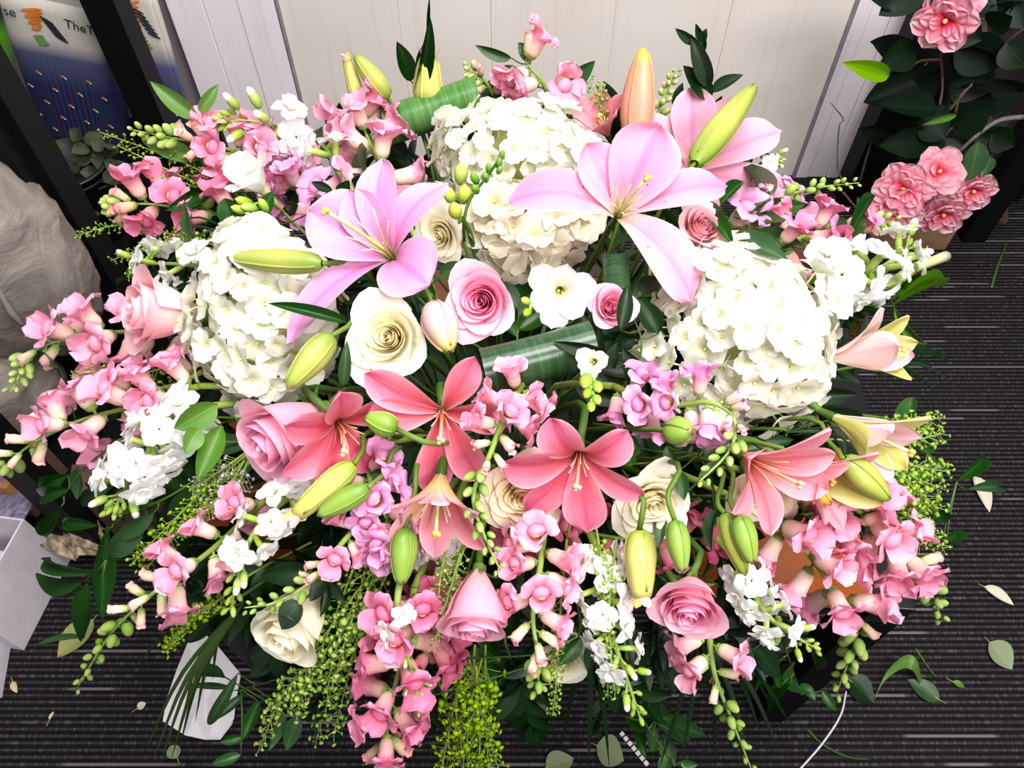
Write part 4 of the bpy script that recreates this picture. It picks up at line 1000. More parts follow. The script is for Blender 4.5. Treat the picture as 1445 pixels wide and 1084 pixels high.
for nm, lo, hi in (('front_panel', (-0.22, 0, 0), (0.02, 0.004, 0.16)), ('back_panel', (-0.22, 0.08, 0), (0.02, 0.084, 0.16)), ('side_panel', (0.02, 0, 0), (0.024, 0.084, 0.16)), ('side_panel', (-0.224, 0, 0), (-0.22, 0.084, 0.16)), ('lid', (-0.224, 0, 0.1605), (0.024, 0.084, 0.164))):
    mb = MB(); mb.box(lo, hi); link(nm, mb.mesh(nm, [CARD], False), cb, WM[cb.name])
TWIG = plain('brown_twig', (84, 62, 48), 0.8, 0.3, 60); TWIG_G = plain('grey_twig', (98, 92, 86), 0.8, 0.2, 60)
TLEAF = petal_mat('artificial_dark_leaf', [(0, (14, 34, 16)), (1, (11, 28, 14))], rib=(28, 58, 28), rib_w=0.02, transl=0.03, rough=0.5, vary=0.3, spec=0.18)
TLEAF_L = petal_mat('artificial_lime_leaf', [(0, (110, 160, 20)), (1, (120, 168, 30))], rib=(80, 120, 20), rib_w=0.02, transl=0.15, rough=0.4)
tr = thing('artificial_tree', 'artificial tree with dark glossy leaves and bare brown twigs', 'artificial tree', place(at_y(1420, 330, 1.6), Matrix.Identity(3)))
YT = 1.62
def tw(pts, r0, r1, mat=TWIG, name='twig'):
    P = spline([at_y(x, y, d) for x, y, d in pts], 14); mb = MB(); mb.tube(P, [r0 + (r1 - r0) * i / 13 for i in range(14)], 6); link(name, mb.mesh(name, [mat]), tr)
tw([(1420, 420, 1.80), (1405, 200, 1.8), (1385, 60, 1.8), (1380, -60, 1.8)], 0.02, 0.012, TWIG, 'trunk')
tw([(1445, 165, 1.55), (1410, 170, 1.55), (1380, 190, 1.55), (1345, 222, 1.55)], 0.006, 0.004, TWIG_G)
tw([(1360, 235, 1.5), (1356, 262, 1.5), (1340, 295, 1.5), (1312, 316, 1.5)], 0.008, 0.006, TWIG)
tw([(1190, 258, 1.6), (1182, 235, 1.6), (1184, 180, 1.6), (1190, 168, 1.6), (1172, 145, 1.6)], 0.0022, 0.0014, TWIG_G); tw([(1214, 255, 1.65), (1222, 225, 1.65), (1230, 200, 1.65)], 0.003, 0.002, TWIG)
tw([(1190, 272, 1.5), (1210, 295, 1.5), (1235, 315, 1.5)], 0.003, 0.003)
tw([(1326, 85, 1.7), (1300, 86, 1.7), (1285, 95, 1.7)], 0.004, 0.002); tw([(1308, 88, 1.7), (1294, 112, 1.7)], 0.003, 0.002); tw([(1307, 145, 1.7), (1309, 105, 1.7)], 0.003, 0.002)
tw([(1326, 150, 1.62), (1330, 115, 1.65), (1324, 40, 1.7)], 0.003, 0.003); tw([(1340, 155, 1.58), (1372, 118, 1.58)], 0.003, 0.002); tw([(1348, 160, 1.58), (1355, 135, 1.58), (1372, 120, 1.58)], 0.003, 0.002)
tw([(1332, 195, 1.6), (1345, 180, 1.6), (1372, 176, 1.6)], 0.003, 0.002); tw([(1385, 28, 1.7), (1410, 28, 1.7)], 0.003, 0.002); tw([(1333, 175, 1.6), (1334, 200, 1.6)], 0.003, 0.002)
tw([(1400, 85, 1.62), (1420, 60, 1.62), (1445, 40, 1.62)], 0.003, 0.002)
rr = random.Random(9)
def tl(bx, by, tx, ty, w, y=YT, mat=TLEAF, dy=-0.04, nz=None):
    B = at_y(bx, by, y); T = at_y(tx, ty, y + dy)
    leaf(tr, B, T, px2m(B, w), (CAM - B).normalized() + (nz or Vector((rr.uniform(-1, 1), rr.uniform(-1, 1), rr.uniform(-1, 1))) * 0.35), mat, rr.randrange(4))
for q in [(1290, -5, 1222, -8, 50), (1300, -20, 1240, 22, 50), (1290, 92, 1227, 56, 50), (1292, 70, 1240, 92, 46), (1296, 112, 1222, 150, 52), (1322, 155, 1240, 150, 40), (1310, 170, 1250, 145, 46),
          (1285, 196, 1211, 182, 40), (1330, 190, 1262, 224, 60), (1310, 200, 1240, 205, 44), (1345, 100, 1400, 130, 70), (1350, 60, 1420, 90, 66), (1400, 20, 1445, -20, 50), (1395, 36, 1425, 20, 40),
          (1340, 130, 1400, 170, 60), (1390, 140, 1440, 120, 50), (1420, 150, 1380, 190, 44), (1380, 190, 1420, 215, 50), (1395, 175, 1365, 258, 60), (1400, 190, 1432, 206, 40), (1440, 130, 1400, 110, 40),
          (1330, 60, 1300, 40, 50), (1390, 90, 1350, 60, 60), (1330, 30, 1390, 50, 56), (1420, 60, 1445, 100, 46), (1340, 180, 1400, 150, 56), (1360, 200, 1320, 240, 50), (1300, 160, 1340, 190, 54), (1290, 130, 1330, 100, 50), (1445, 30, 1400, 5, 40),
          (1430, 8, 1445, 40, 40), (1350, 10, 1320, -20, 50), (1400, -10, 1370, 20, 50)]: tl(*q, y=YT + rr.uniform(-0.05, 0.08))
tl(1255, 106, 1190, 92, 27, y=1.55, mat=TLEAF_L, nz=Vector((0, 0, 0)))
tl(1350, 162, 1300, 176, 10, y=1.52, mat=LEAF_LIGHT); tl(1394, 220, 1385, 250, 26, y=1.5, mat=LEAF); tl(1380, 200, 1368, 256, 34, y=1.5, mat=LEAF)
CARN = petal_mat('blossom_frilled', [(0, (206, 24, 64)), (0.3, (234, 60, 100)), (0.55, (246, 132, 160)), (0.88, (253, 206, 218)), (1, (254, 228, 234))], transl=0.4, vary=0.05, veins=0.5, streak=(240, 90, 130))
CARN_Y = plain('blossom_eye', (240, 170, 100), 0.6, 0.1)
BL = []
for k in range(8):
    rr2 = random.Random(k + 20)
    BL.append(petal_mesh('blossom_petal', [CARN], L=1.0, W=0.95, a0=42 - 4 * k, a1=108 - 7 * k, p=0.7, cup=0.15, kind='round', nu=9, nv=16, ruf=0.13, rf=9.5, r0=0.08, ph=rr2.random() * 6))
def blossom(label, px, py, r, y, ang, tilt):
    r *= 1.15; P = at_y(px, py, y); M = place(P, facing(P, ang, tilt), px2m(P, r)); root = thing('artificial_blossom', label, 'artificial flower', M)
    k = 0
    for lay, n in enumerate((6, 5, 3)):
        for q in range(n):
            o = link('petal', BL[(lay * 2 + q % 2) % 8], root, M @ Matrix.Translation((0, 0, 0.05 * lay)) @ Matrix.Rotation(q * 6.283 / n + lay * 0.5, 4, 'Z') @ Matrix.Scale(1 - 0.24 * lay, 4)); k += 1
    mb = MB(); mb.ball((0, 0, 0.22), (0.09, 0.09, 0.12)); link('eye', mb.mesh('eye', [CARN_Y]), root, M)
    mb = MB(); lathe(mb, [(0.05, -0.4), (0.13, -0.2), (0.18, 0.05)], 8); link('calyx', mb.mesh('calyx', [LEAF]), root, M)
blossom('frilled pink artificial blossom alone on the upper twigs', 1336, 26, 37, 1.55, 250, 25)
blossom('pale pink artificial blossom tucked above the frilled one', 1352, 2, 30, 1.58, 60, 45)
blossom('pink artificial blossom with red heart at top of the cluster', 1322, 244, 31, 1.46, 30, 30)
blossom('pink artificial blossom with pale orange eye in the cluster', 1276, 266, 34, 1.45, 230, 15)
blossom('pink artificial blossom lowest in cluster beside white stock', 1262, 296, 34, 1.44, 250, 25)
blossom('pink artificial blossom in the middle of the lower cluster', 1302, 268, 26, 1.5, 270, 40)
blossom('pink artificial blossom hanging beside the black stand post', 1372, 266, 27, 1.48, 300, 45)
blossom('pink artificial blossom hanging below the thick twig', 1330, 298, 30, 1.46, 290, 50)
# ------------------------------------------------------------------ the arrangement
# hydrangea heads
hydrangea('big white hydrangea head beside the pale pink rose bud', 367, 456, 108, 146, 200, 14, 118, 40, 0.03, rot=0)
hydrangea('white hydrangea head at the back before the rolled leaf', 722, 205, 124, 76, 90, 22, 95, 38, 0.05)
hydrangea('loose creamy hydrangea head between the two large pink lilies', 742, 328, 96, 66, 270, 5, 62, 44, -0.02, cream=True)
hydrangea('largest white hydrangea head beside the half-open yellow lilies', 1054, 480, 144, 136, 330, 12, 120, 46, 0.03, rot=-20)

# open lilies  (azimuth, length, width, a0, a1, p, side)
lily('large pink lily with freckled throat above the white freesia', 872, 303, 60, 22, 'pink',
     [(66, 128, 96, 40, 84, 1.0, 0.02), (160, 158, 64, 52, 138, 1.4, 0.26), (22, 158, 52, 50, 118, 1.3, -0.14), (-42, 166, 70, 52, 128, 1.3, -0.16), (122, 104, 66, 46, 84, 1.0), (40, 108, 60, 60, 100, 1.0)], 0.075, 0.52, 45)
lily('lilac pink lily beside the creamy loose hydrangea', 552, 362, 130, 30, 'lilac',
     [(154, 124, 96, 34, 80, 1.0, 0.0), (100, 134, 58, 24, 104, 1.2, -0.18), (58, 132, 50, 38, 120, 1.2, -0.22), (-42, 104, 92, 30, 100, 1.0), (204, 178, 50, 62, 112, 1.2, 0.34), (120, 104, 60, 30, 66, 1.0)], 0.075, 0.72, 165)
lily('shaded rosy lily behind the large pink lily and green bud', 975, 240, 75, 25, 'rosy',
     [(150, 110, 56, 40, 105, 1.2), (95, 110, 60, 35, 90, 1.1), (20, 130, 56, 45, 105, 1.2), (-25, 150, 56, 55, 100, 1.2), (55, 110, 50, 40, 90, 1.0), (-80, 100, 50, 60, 95, 1.0)], 0.01, 0.6, 20)
lily('coral lily facing down beside the pink rose and round green bud', 478, 596, 310, 42, 'coral',
     [(112, 96, 56, 40, 80, 1.0), (205, 106, 56, 45, 92, 1.0), (248, 112, 54, 40, 86, 1.0), (160, 112, 50, 50, 84, 1.0), (-58, 84, 44, 40, 92, 1.0), (40, 74, 46, 45, 85, 1.0)], 0.06, 0.55, 200, True)
lily('star-shaped coral lily below the cream rose', 624, 581, 270, 24, 'coral',
     [(150, 118, 52, 66, 112, 1.2), (62, 98, 44, 60, 96, 1.0, 0.04), (178, 98, 52, 68, 98, 1.0), (-2, 96, 50, 68, 100, 1.0), (-98, 120, 54, 66, 104, 1.0), (-62, 112, 50, 66, 100, 1.0)], 0.065, 0.45, 262, True)
lily('deep coral lily between the peach rose and white-tipped cream rose', 818, 640, 266, 44, 'coral',
     [(115, 92, 60, 36, 140, 1.3), (172, 112, 66, 44, 96, 1.1), (226, 116, 50, 48, 98, 1.1), (-84, 118, 62, 46, 86, 1.0), (-30, 106, 44, 48, 104, 1.1), (40, 92, 56, 38, 142, 1.3)], 0.075, 0.42, 262, True)
lily('salmon lily seen from its side below the largest hydrangea', 1052, 645, 330, 58, 'salmon',
     [(70, 128, 46, 22, 62, 1.2, 0.0, 'salmon'), (150, 96, 52, 30, 80, 1.1), (210, 100, 52, 30, 84, 1.1), (270, 112, 54, 28, 74, 1.0), (-20, 118, 52, 26, 60, 1.0), (20, 116, 50, 22, 62, 1.0)], 0.06, 0.7, None, True)
lily('half-open yellow and pink lily hanging under the star-shaped lily', 622, 672, 262, 62, 'mixed',
     [(140, 100, 44, 22, 60, 1.1), (90, 84, 44, 18, 52, 1.0), (30, 100, 44, 24, 62, 1.1), (215, 112, 46, 24, 56, 1.0), (270, 112, 46, 14, 48, 1.0, 0, 'salmon'), (-35, 118, 46, 26, 62, 1.0, 0, 'salmon')], 0.05, 0.75, None, False)
lily('half-open pale pink and yellow lily beside the white stock spike', 1172, 505, 8, 70, 'palepink',
     [(70, 112, 40, 8, 42, 1.2, 0.0, 'yellowgreen'), (20, 110, 34, 4, 26, 1.2, 0.0, 'yellowgreen'), (-60, 106, 38, 8, 40, 1.2, 0.0, 'yellowgreen'), (100, 96, 54, 14, 56, 1.1), (-20, 104, 50, 2, 24, 1.0), (180, 104, 50, 4, 26, 1.0)], 0.02, 0.85, None, stam=False)
lily('yellow half-open lily with white throat above the plump green bud', 1178, 590, -28, 64, 'palepink',
     [(60, 124, 42, 8, 44, 1.2, 0.0, 'yellowgreen'), (-50, 112, 44, 10, 40, 1.1, 0.0, 'yellowgreen'), (180, 100, 44, 12, 50, 1.2, 0.0, 'yellowgreen'), (20, 110, 46, 4, 30, 1.0), (-90, 112, 44, 8, 44, 1.0), (130, 100, 46, 6, 34, 1.0)], 0.02, 0.9, None, stam=False)
lily('peach half-open lily hanging above the table corner', 1118, 655, -28, 62, 'salmon',
     [(60, 116, 40, 12, 52, 1.1), (-20, 124, 40, 10, 30, 1.0, 0.0, 'yellowgreen'), (-80, 110, 44, 16, 52, 1.1), (180, 96, 40, 18, 50, 1.1), (120, 104, 40, 12, 44, 1.0), (-130, 100, 44, 14, 44, 1.0)], 0.02, 0.5, None, stam=False)
lily('faded rosy lily behind the orange bud at the back', 858, 190, 120, 55, 'salmon',
     [(150, 70, 34, 20, 60, 1.1), (90, 60, 34, 20, 50, 1.0), (30, 60, 34, 24, 60, 1.0), (210, 64, 34, 22, 60, 1.0), (-30, 60, 34, 20, 60, 1.0), (270, 60, 30, 20, 60, 1.0)], -0.02, 0.5)

# lily buds
lily_bud('long pale green lily bud lying across the big hydrangea', (320, 364), (455, 372), 34, 'green', 0.10, stem_to=[(480, 372, 0.085), (520, 385, 0.06)])
lily_bud('plump green lily bud below the fallen lilac petal', (405, 548), (468, 474), 40, 'green', 0.08, stem_to=[(492, 460, 0.07), (530, 440, 0.03)])
lily_bud('pale pink lily bud between the cream and pink roses', (634, 496), (612, 432), 50, 'palepink', 0.075, 0.085, stem_to=[(600, 408, 0.06), (580, 380, 0.03)])
lily_bud('slender green lily bud standing against the wall boards', (500, 77), (548, 138), 27, 'green', 0.03, stem_to=[(556, 150, 0.02), (600, 200, 0.0)])
lily_bud('orange pink lily bud standing above the large pink lily', (908, 68), (896, 202), 46, 'orange', 0.04, stem_to=[(892, 220, 0.03), (880, 290, 0.0)])
lily_bud('long bright green lily bud beside the shaded rosy lily', (1066, 120), (980, 231), 42, 'green', 0.07, stem_to=[(965, 250, 0.06), (930, 300, 0.02)])
lily_bud('yellow opening lily bud upright behind the rolled leaf', (604, 78), (604, 150), 40, 'yellow', 0.02, opened=True)
lily_bud('olive green lily bud on the face-down coral lily', (515, 588), (560, 606), 34, 'lime', 0.095, 0.10)
lily_bud('large pale yellow-green lily bud below the coral lily', (418, 726), (500, 655), 36, 'yellow', 0.07, opened=True, stem_to=[(512, 636, 0.06), (530, 610, 0.02)])
lily_bud('smooth lime lily bud beside the larger pale bud', (448, 728), (520, 688), 31, 'lime', 0.075, nose=True, stem_to=[(545, 665, 0.05), (570, 630, 0.02)])
lily_bud('long lime lily bud hanging below the half-open lily', (566, 826), (572, 745), 38, 'lime', 0.05, stem_to=[(585, 700, 0.05), (600, 640, 0.02)])
lily_bud('ribbed yellow lily bud hanging below the cream rose', (905, 842), (902, 748), 44, 'yellow', 0.06, opened=True, nose=True)
lily_bud('bright green lily bud hanging in front of the pink rose', (964, 808), (952, 734), 32, 'lime', 0.10, nose=True, stem_to=[(942, 700, 0.10), (945, 650, 0.06)])
lily_bud('upper of two green lily buds above the white stock', (1062, 796), (1042, 728), 34, 'lime', 0.08, nose=True, stem_to=[(1030, 708, 0.07), (1010, 650, 0.03)])
lily_bud('lower of two green lily buds above the white stock', (1052, 812), (1022, 724), 32, 'green', 0.065, nose=True, stem_to=[(1012, 708, 0.06), (1000, 650, 0.03)])
lily_bud('round green lily bud with dark tip facing out', (978, 610), (944, 608), 40, 'lime', 0.09, 0.12, nose=True)
lily_bud('plump olive lily bud leaning over the pennycress', (1255, 706), (1190, 648), 40, 'green', 0.07, stem_to=[(1170, 625, 0.03), (1120, 590, 0.0)])
lily_bud('yellowed peach lily bud among the hanging snapdragons', (1172, 712), (1120, 662), 34, 'peach', 0.05, nose=True)
lily_bud('pale withered yellow bud against the wall boards', (490, 84), (508, 150), 20, 'yellow', 0.0, opened=True)

# roses
rose('pink rose with tight spiral heart beside the white freesia', 680, 424, 55, 200, 12, 'open', 'pink', 0.07)
rose('small pink rose between the freesia and a dark leaf', 861, 434, 36, 20, 18, 'small', 'pink', 0.05)
rose('blush rose under the large pink lily petal', 984, 330, 40, 50, 38, 'cup', 'blush', 0.05)
rose('pale pink rose bud lying beside the big hydrangea', 236, 440, 48, 172, 70, 'bud', 'blush', 0.03)
rose('pink rose on its side below the big hydrangea', 410, 604, 56, 212, 62, 'bud', 'pink', 0.05)
rose('tall pink rose hanging between snapdragons', 672, 850, 45, 266, 72, 'bud', 'pink', 0.05)
rose('full pink rose hanging above the white stock', 974, 838, 60, 262, 52, 'cup', 'pink', 0.05)
rose('large cream rose beside the pale pink lily bud', 550, 476, 64, 165, 16, 'open', 'cream', 0.055)
rose('peach cream rose behind the deep coral lily', 738, 694, 58, 265, 34, 'full', 'peach', 0.03)
rose('cream rose beside the deep coral lily', 920, 708, 54, 290, 30, 'full', 'cream', 0.035)
rose('peach cream rose behind the salmon lily', 1078, 694, 50, 280, 40, 'full', 'peach', 0.01)
rose('cream rose hanging low over the pennycress', 424, 868, 50, 240, 64, 'bud', 'cream', 0.0)
rose('small cream rose low behind the snapdragon tips', 790, 930, 44, 280, 50, 'full', 'cream', -0.04)
rose('cream rose tucked beside the yellow freesia buds', 622, 330, 40, 200, 35, 'full', 'cream', 0.02)

# freesias
freesia('wide open white freesia beside the small pink rose', 790, 414, 46, 270, 10, 6, 0.08, [(742, 425, 16, 12, 150), (744, 441, 14, 12, 220)])
freesia('small white freesia above its drooping green buds', 836, 511, 28, 200, 12, 6, 0.10, [(827, 538, 22, 20, 250), (843, 546, 18, 16, 290), (829, 555, 16, 14, 240), (842, 564, 16, 14, 300), (834, 574, 16, 13, 270)], a=(18, 70))
freesia('closed white freesia trumpet beside the green freesia buds', 356, 252, 50, 130, 56, 6, 0.06, [(345, 285, 26, 14, 160), (352, 293, 24, 13, 170), (338, 296, 24, 12, 160), (372, 290, 22, 12, 120)], a=(18, 52))
def bud_string(label, buds, path, lift):
    pts = spike_path(path, 20); root = thing('freesia_buds', label, 'flower bud', place(pts[0], Matrix.Identity(3)))
    mb = MB(); mb.tube(pts, 0.0018, 6); link('stem', mb.mesh('stem', [STEM]), root); to_foam(root, pts[0], (pts[1] - pts[0]).normalized(), 0.002, STEM)
    for (bx, by, l, w, a, yel) in buds:
        B = dome(bx, by, lift); k = px2m(B, 1); Mb = place(B, facing(B, a, 66)); w *= k; l *= k
        mb = MB(); lathe(mb, [(0.12 * w, -l * 0.5), (0.42 * w, -l * 0.3), (0.5 * w, 0), (0.4 * w, l * 0.28), (0.05 * w, l * 0.5)], 9, ridge=3, ridge_amp=0.06)
        link('bud', mb.mesh('bud', [petal_mat('freesia_bud_yellow', [(0, (150, 180, 60)), (1, (214, 216, 110))], transl=0.25) if yel else petal_mat('freesia_bud_green', [(0, (70, 120, 30)), (1, (120, 166, 60))], transl=0.15)]), root, Mb)
bud_string('arching string of yellow-green freesia buds before the white hydrangea', [(650, 245, 34, 20, 85, 1), (634, 275, 26, 18, 110, 1), (655, 274, 30, 20, 85, 1), (642, 297, 26, 20, 100, 1), (670, 252, 20, 13, 120, 0), (671, 267, 16, 12, 120, 0), (685, 250, 18, 10, 100, 0), (690, 238, 18, 10, 100, 0), (704, 230, 18, 10, 80, 0), (708, 219, 18, 9, 70, 0), (705, 240, 14, 9, 60, 0)],
           [(655, 340, 0.04), (655, 310, 0.08), (664, 280, 0.09), (682, 256, 0.09), (704, 226, 0.09)], 0.09)

# snapdragons
snapdragon('bright pink snapdragon cluster before the rolled green leaf', [(545, 258, 0.02), (530, 220, 0.03), (512, 180, 0.03), (500, 160, 0.03)], 44, (12, 2, 0), 'pink', (0, 0.92, 1.0, 1.0), 1, cam_bias=0.7)
snapdragon('pink snapdragon standing at the back among pointed leaves', [(775, 140, 0.02), (765, 115, 0.03), (748, 95, 0.03), (740, 84, 0.03)], 46, (4, 1, 0), 'pink', (0, 0.95, 1, 1), 2, cam_bias=0.9)
snapdragon('pink snapdragon with long green tip above the white freesia trumpet', [(430, 255, 0.0), (370, 225, 0.02), (300, 205, 0.02), (245, 195, 0.02), (185, 183, 0.02)], 40, (12, 4, 10), 'pink', (0, 0.5, 0.68, 1), 3)
snapdragon('deep pink snapdragon reaching toward the dark rack', [(350, 310, -0.01), (290, 300, 0.0), (210, 288, 0.0), (148, 292, 0.0)], 42, (10, 3, 8), 'rose', (0, 0.72, 0.85, 1), 4)
snapdragon('pink snapdragon with bent green tip under the pale rose bud', [(270, 465, -0.04), (200, 466, -0.03), (120, 475, -0.01), (50, 495, 0.0), (16, 552, 0.0)], 42, (11, 4, 10), 'pink', (0, 0.6, 0.75, 1), 5)
snapdragon('pale pink snapdragon spike over the wrapped bundle', [(280, 545, 0.0), (200, 570, 0.0), (110, 595, 0.0), (40, 630, 0.0), (0, 668, 0.0)], 44, (12, 5, 5), 'pink', (0, 0.6, 0.85, 1), 6)
snapdragon('pink snapdragon trailing to a long green tip above the cartons', [(375, 705, 0.01), (300, 775, 0.01), (225, 830, 0.01), (160, 890, 0.0), (108, 972, -0.01)], 44, (8, 6, 13), 'pink', (0, 0.45, 0.68, 1), 7)
snapdragon('pale snapdragon bending down in front of the star-shaped lily', [(735, 545, 0.06), (715, 580, 0.09), (692, 640, 0.10), (668, 700, 0.09), (685, 760, 0.08), (706, 805, 0.07)], 42, (8, 4, 14), 'pink', (0, 0.3, 0.45, 1), 8)
snapdragon('lilac pink snapdragon curling under the largest hydrangea', [(865, 545, 0.03), (935, 572, 0.05), (1000, 568, 0.09), (1035, 590, 0.10), (1030, 635, 0.10), (985, 682, 0.09)], 42, (9, 5, 8), 'lilac', (0, 0.42, 0.68, 1), 9)
snapdragon('pink snapdragon hanging straight down beside the tall pink rose', [(768, 745, 0.02), (762, 800, 0.03), (752, 870, 0.04), (760, 930, 0.04), (758, 980, 0.03)], 46, (8, 4, 8), 'pink', (0, 0.5, 0.72, 1), 10)
snapdragon('small pale snapdragon tip crossing the low cream rose', [(520, 725, 0.03), (480, 770, 0.04), (440, 820, 0.04), (390, 850, 0.04), (345, 858, 0.04)], 34, (4, 4, 9), 'pink', (0, 0.3, 0.5, 1), 11)
snapdragon('deep pink snapdragon hanging low over the thick pennycress', [(585, 830, 0.01), (575, 900, 0.01), (555, 980, 0.0), (545, 1040, -0.01), (535, 1100, -0.02)], 46, (15, 5, 2), 'rose', (0, 0.72, 0.95, 1), 12)
snapdragon('pink snapdragon drooping to green buds over the table corner', [(1075, 720, 0.0), (1130, 770, -0.02), (1175, 830, -0.04), (1210, 885, -0.05), (1180, 980, -0.08)], 48, (11, 3, 12), 'pink', (0, 0.6, 0.74, 1), 13, cam_bias=0.5)
snapdragon('pink snapdragon reaching past the table corner to a green tip', [(1150, 690, 0.0), (1210, 720, -0.01), (1265, 770, -0.02), (1305, 820, -0.04), (1330, 876, -0.06)], 46, (11, 3, 8), 'pink', (0, 0.62, 0.76, 1), 14, cam_bias=0.5)
snapdragon('peach pink snapdragon hanging below the full pink rose', [(1000, 890, 0.0), (1008, 950, 0.0), (1030, 1010, -0.01), (1062, 1090, -0.02)], 40, (3, 4, 12), 'pink', (0, 0.22, 0.5, 1), 15)
snapdragon('pink snapdragon with green tip pointing at the artificial blossoms', [(1090, 350, 0.0), (1150, 330, 0.0), (1210, 318, 0.0), (1265, 312, 0.0)], 40, (9, 4, 6), 'rose', (0, 0.55, 0.75, 1), 16)
snapdragon('green budded snapdragon tip lying against the whitewashed post', [(1060, 300, 0.01), (1110, 276, 0.03), (1160, 264, 0.03), (1212, 258, 0.03)], 34, (0, 3, 16), 'pink', (0, 0.05, 0.25, 1), 17)
snapdragon('lilac pink snapdragon behind the pale yellow-green buds', [(520, 650, 0.01), (525, 690, 0.03), (545, 730, 0.03), (560, 760, 0.02)], 42, (10, 1, 0), 'lilac', (0, 0.95, 1, 1), 18, cam_bias=0.7)
snapdragon('pale green snapdragon tip standing behind the orange bud', [(920, 190, -0.01), (932, 150, 0.0), (945, 120, 0.0), (955, 98, 0.0)], 30, (0, 1, 12), 'pink', (0, 0.0, 0.1, 1), 19)
snapdragon('small pink snapdragon buds behind the rolled leaf', [(700, 140, 0.0), (685, 115, 0.0), (672, 105, 0.0), (655, 96, 0.0)], 32, (2, 2, 4), 'rose', (0, 0.3, 0.55, 1), 20)
snapdragon('shaded deep pink snapdragon behind the tall pink rose', [(640, 790, -0.03), (625, 840, -0.02), (615, 890, -0.02), (600, 930, -0.02)], 40, (9, 1, 0), 'deep', (0, 0.95, 1, 1), 21)
snapdragon('shaded magenta snapdragon behind the coral lilies', [(690, 720, -0.03), (780, 740, -0.03), (880, 760, -0.03), (1000, 760, -0.03)], 40, (13, 0, 0), 'deep', (0, 1, 1, 1), 22)
snapdragon('lilac snapdragon peeping out under the white stock', [(330, 270, -0.01), (400, 265, 0.0), (440, 275, 0.0), (470, 285, 0.0)], 40, (9, 0, 0), 'lilac', (0, 1, 1, 1), 23)
snapdragon('pink snapdragon stub between the pale rose bud and pennycress', [(285, 525, -0.02), (240, 545, -0.01), (205, 550, -0.01), (185, 552, -0.01)], 38, (6, 1, 0), 'pink', (0, 0.95, 1, 1), 24)
snapdragon('pink snapdragon piece behind the salmon lily and peach bud', [(1080, 740, -0.03), (1120, 730, -0.02), (1180, 725, -0.01), (1215, 745, -0.01)], 44, (6, 0, 0), 'pink', (0, 1, 1, 1), 25, cam_bias=0.6)
snapdragon('shaded rosy snapdragon under the tall green bud', [(1020, 330, -0.02), (1050, 310, -0.01), (1080, 300, -0.01), (1100, 300, -0.01)], 42, (7, 0, 0), 'lilac', (0, 1, 1, 1), 26)

# stock
stock('white stock spike arching over pink snapdragons toward the wall', [(480, 245, 0.03), (455, 205, 0.05), (400, 182, 0.05), (350, 170, 0.05), (308, 172, 0.05)], 50, (9, 4, 10), (0, 0.5, 0.8, 1), 1)
stock('white stock spike with cut green stem pointing past the stand', [(1150, 395, 0.0), (1190, 392, 0.02), (1240, 378, 0.02), (1285, 350, 0.02)], 56, (17, 3, 9), (0, 0.86, 0.93, 1), 2, wide=1.1)
stock('full white stock cluster beside the pale pink snapdragon', [(285, 575, 0.0), (240, 605, 0.02), (200, 650, 0.02), (160, 720, 0.01)], 50, (20, 3, 10), (0, 0.8, 0.9, 1), 3, wide=1.1)
stock('white stock spike below the large pale yellow-green bud', [(420, 690, 0.02), (375, 730, 0.04), (345, 780, 0.04), (325, 860, 0.03)], 48, (7, 4, 9), (0, 0.55, 0.78, 1), 4)
stock('white stock spike hanging with pennycress below the deep coral lily', [(840, 770, 0.0), (850, 840, 0.03), (868, 910, 0.03), (885, 960, 0.02), (902, 1010, 0.01)], 46, (13, 5, 8), (0, 0.55, 0.8, 1), 5)
stock('white stock spike hanging below the two green lily buds', [(1045, 790, 0.02), (1065, 840, 0.03), (1095, 880, 0.02), (1150, 915, 0.0)], 40, (12, 5, 8), (0, 0.7, 0.88, 1), 6)
stock('sparse white stock spike below the long lime bud', [(590, 760, 0.02), (563, 830, 0.04), (565, 890, 0.04), (585, 960, 0.03), (592, 1000, 0.03)], 34, (3, 5, 8), (0.3, 0.55, 0.78, 1), 7)
stock('white stock florets behind the pale pink rose bud', [(320, 380, -0.02), (280, 375, -0.01), (230, 372, -0.01), (195, 374, -0.01)], 44, (8, 1, 2), (0, 0.9, 0.96, 1), 8)
stock('white stock florets beneath the half-open lily', [(640, 720, -0.01), (635, 745, -0.01), (625, 770, -0.01), (610, 790, -0.01)], 40, (7, 0, 0), (0, 1, 1, 1), 9)
stock('tiny white stock tip with green buds near the whitewashed post', [(1040, 250, 0.0), (1070, 235, 0.01), (1085, 222, 0.01), (1100, 228, 0.01)], 26, (3, 2, 6), (0.3, 0.6, 0.8, 1), 10)
stock('white stock bits above the pale yellow-green bud', [(480, 640, 0.01), (450, 650, 0.02), (430, 675, 0.02), (410, 705, 0.02)], 36, (6, 1, 0), (0, 0.95, 1, 1), 11)
# the cut stem end beyond the stock
B_ = dome(1290, 378, 0.02); T_ = dome(1334, 362, 0.02)
cs = thing('cut_stem', 'thick pale cut stem end sticking out past the stock', 'stem', place(B_, Matrix.Identity(3)))
mb = MB(); mb.tube([B_ + (B_ - T_) * 0.6 - Vector((0, 0, 0.02)), B_, T_.lerp(B_, 0.3), T_], [0.006, 0.0065, 0.0065, 0.0075], 12); link('stalk', mb.mesh('stalk', [petal_mat('stalk_pale', [(0, (170, 190, 110)), (0.6, (206, 214, 150)), (1, (236, 236, 214))], transl=0.1)]), cs)
mb = MB(); d_ = (T_ - B_).normalized(); mb.tube([T_, T_ + d_ * 0.0015], [0.0068, 0.006], 12); link('cut_face', mb.mesh('cut_face', [plain('cut_face_white', (244, 244, 232), 0.7, 0.05)]), cs)

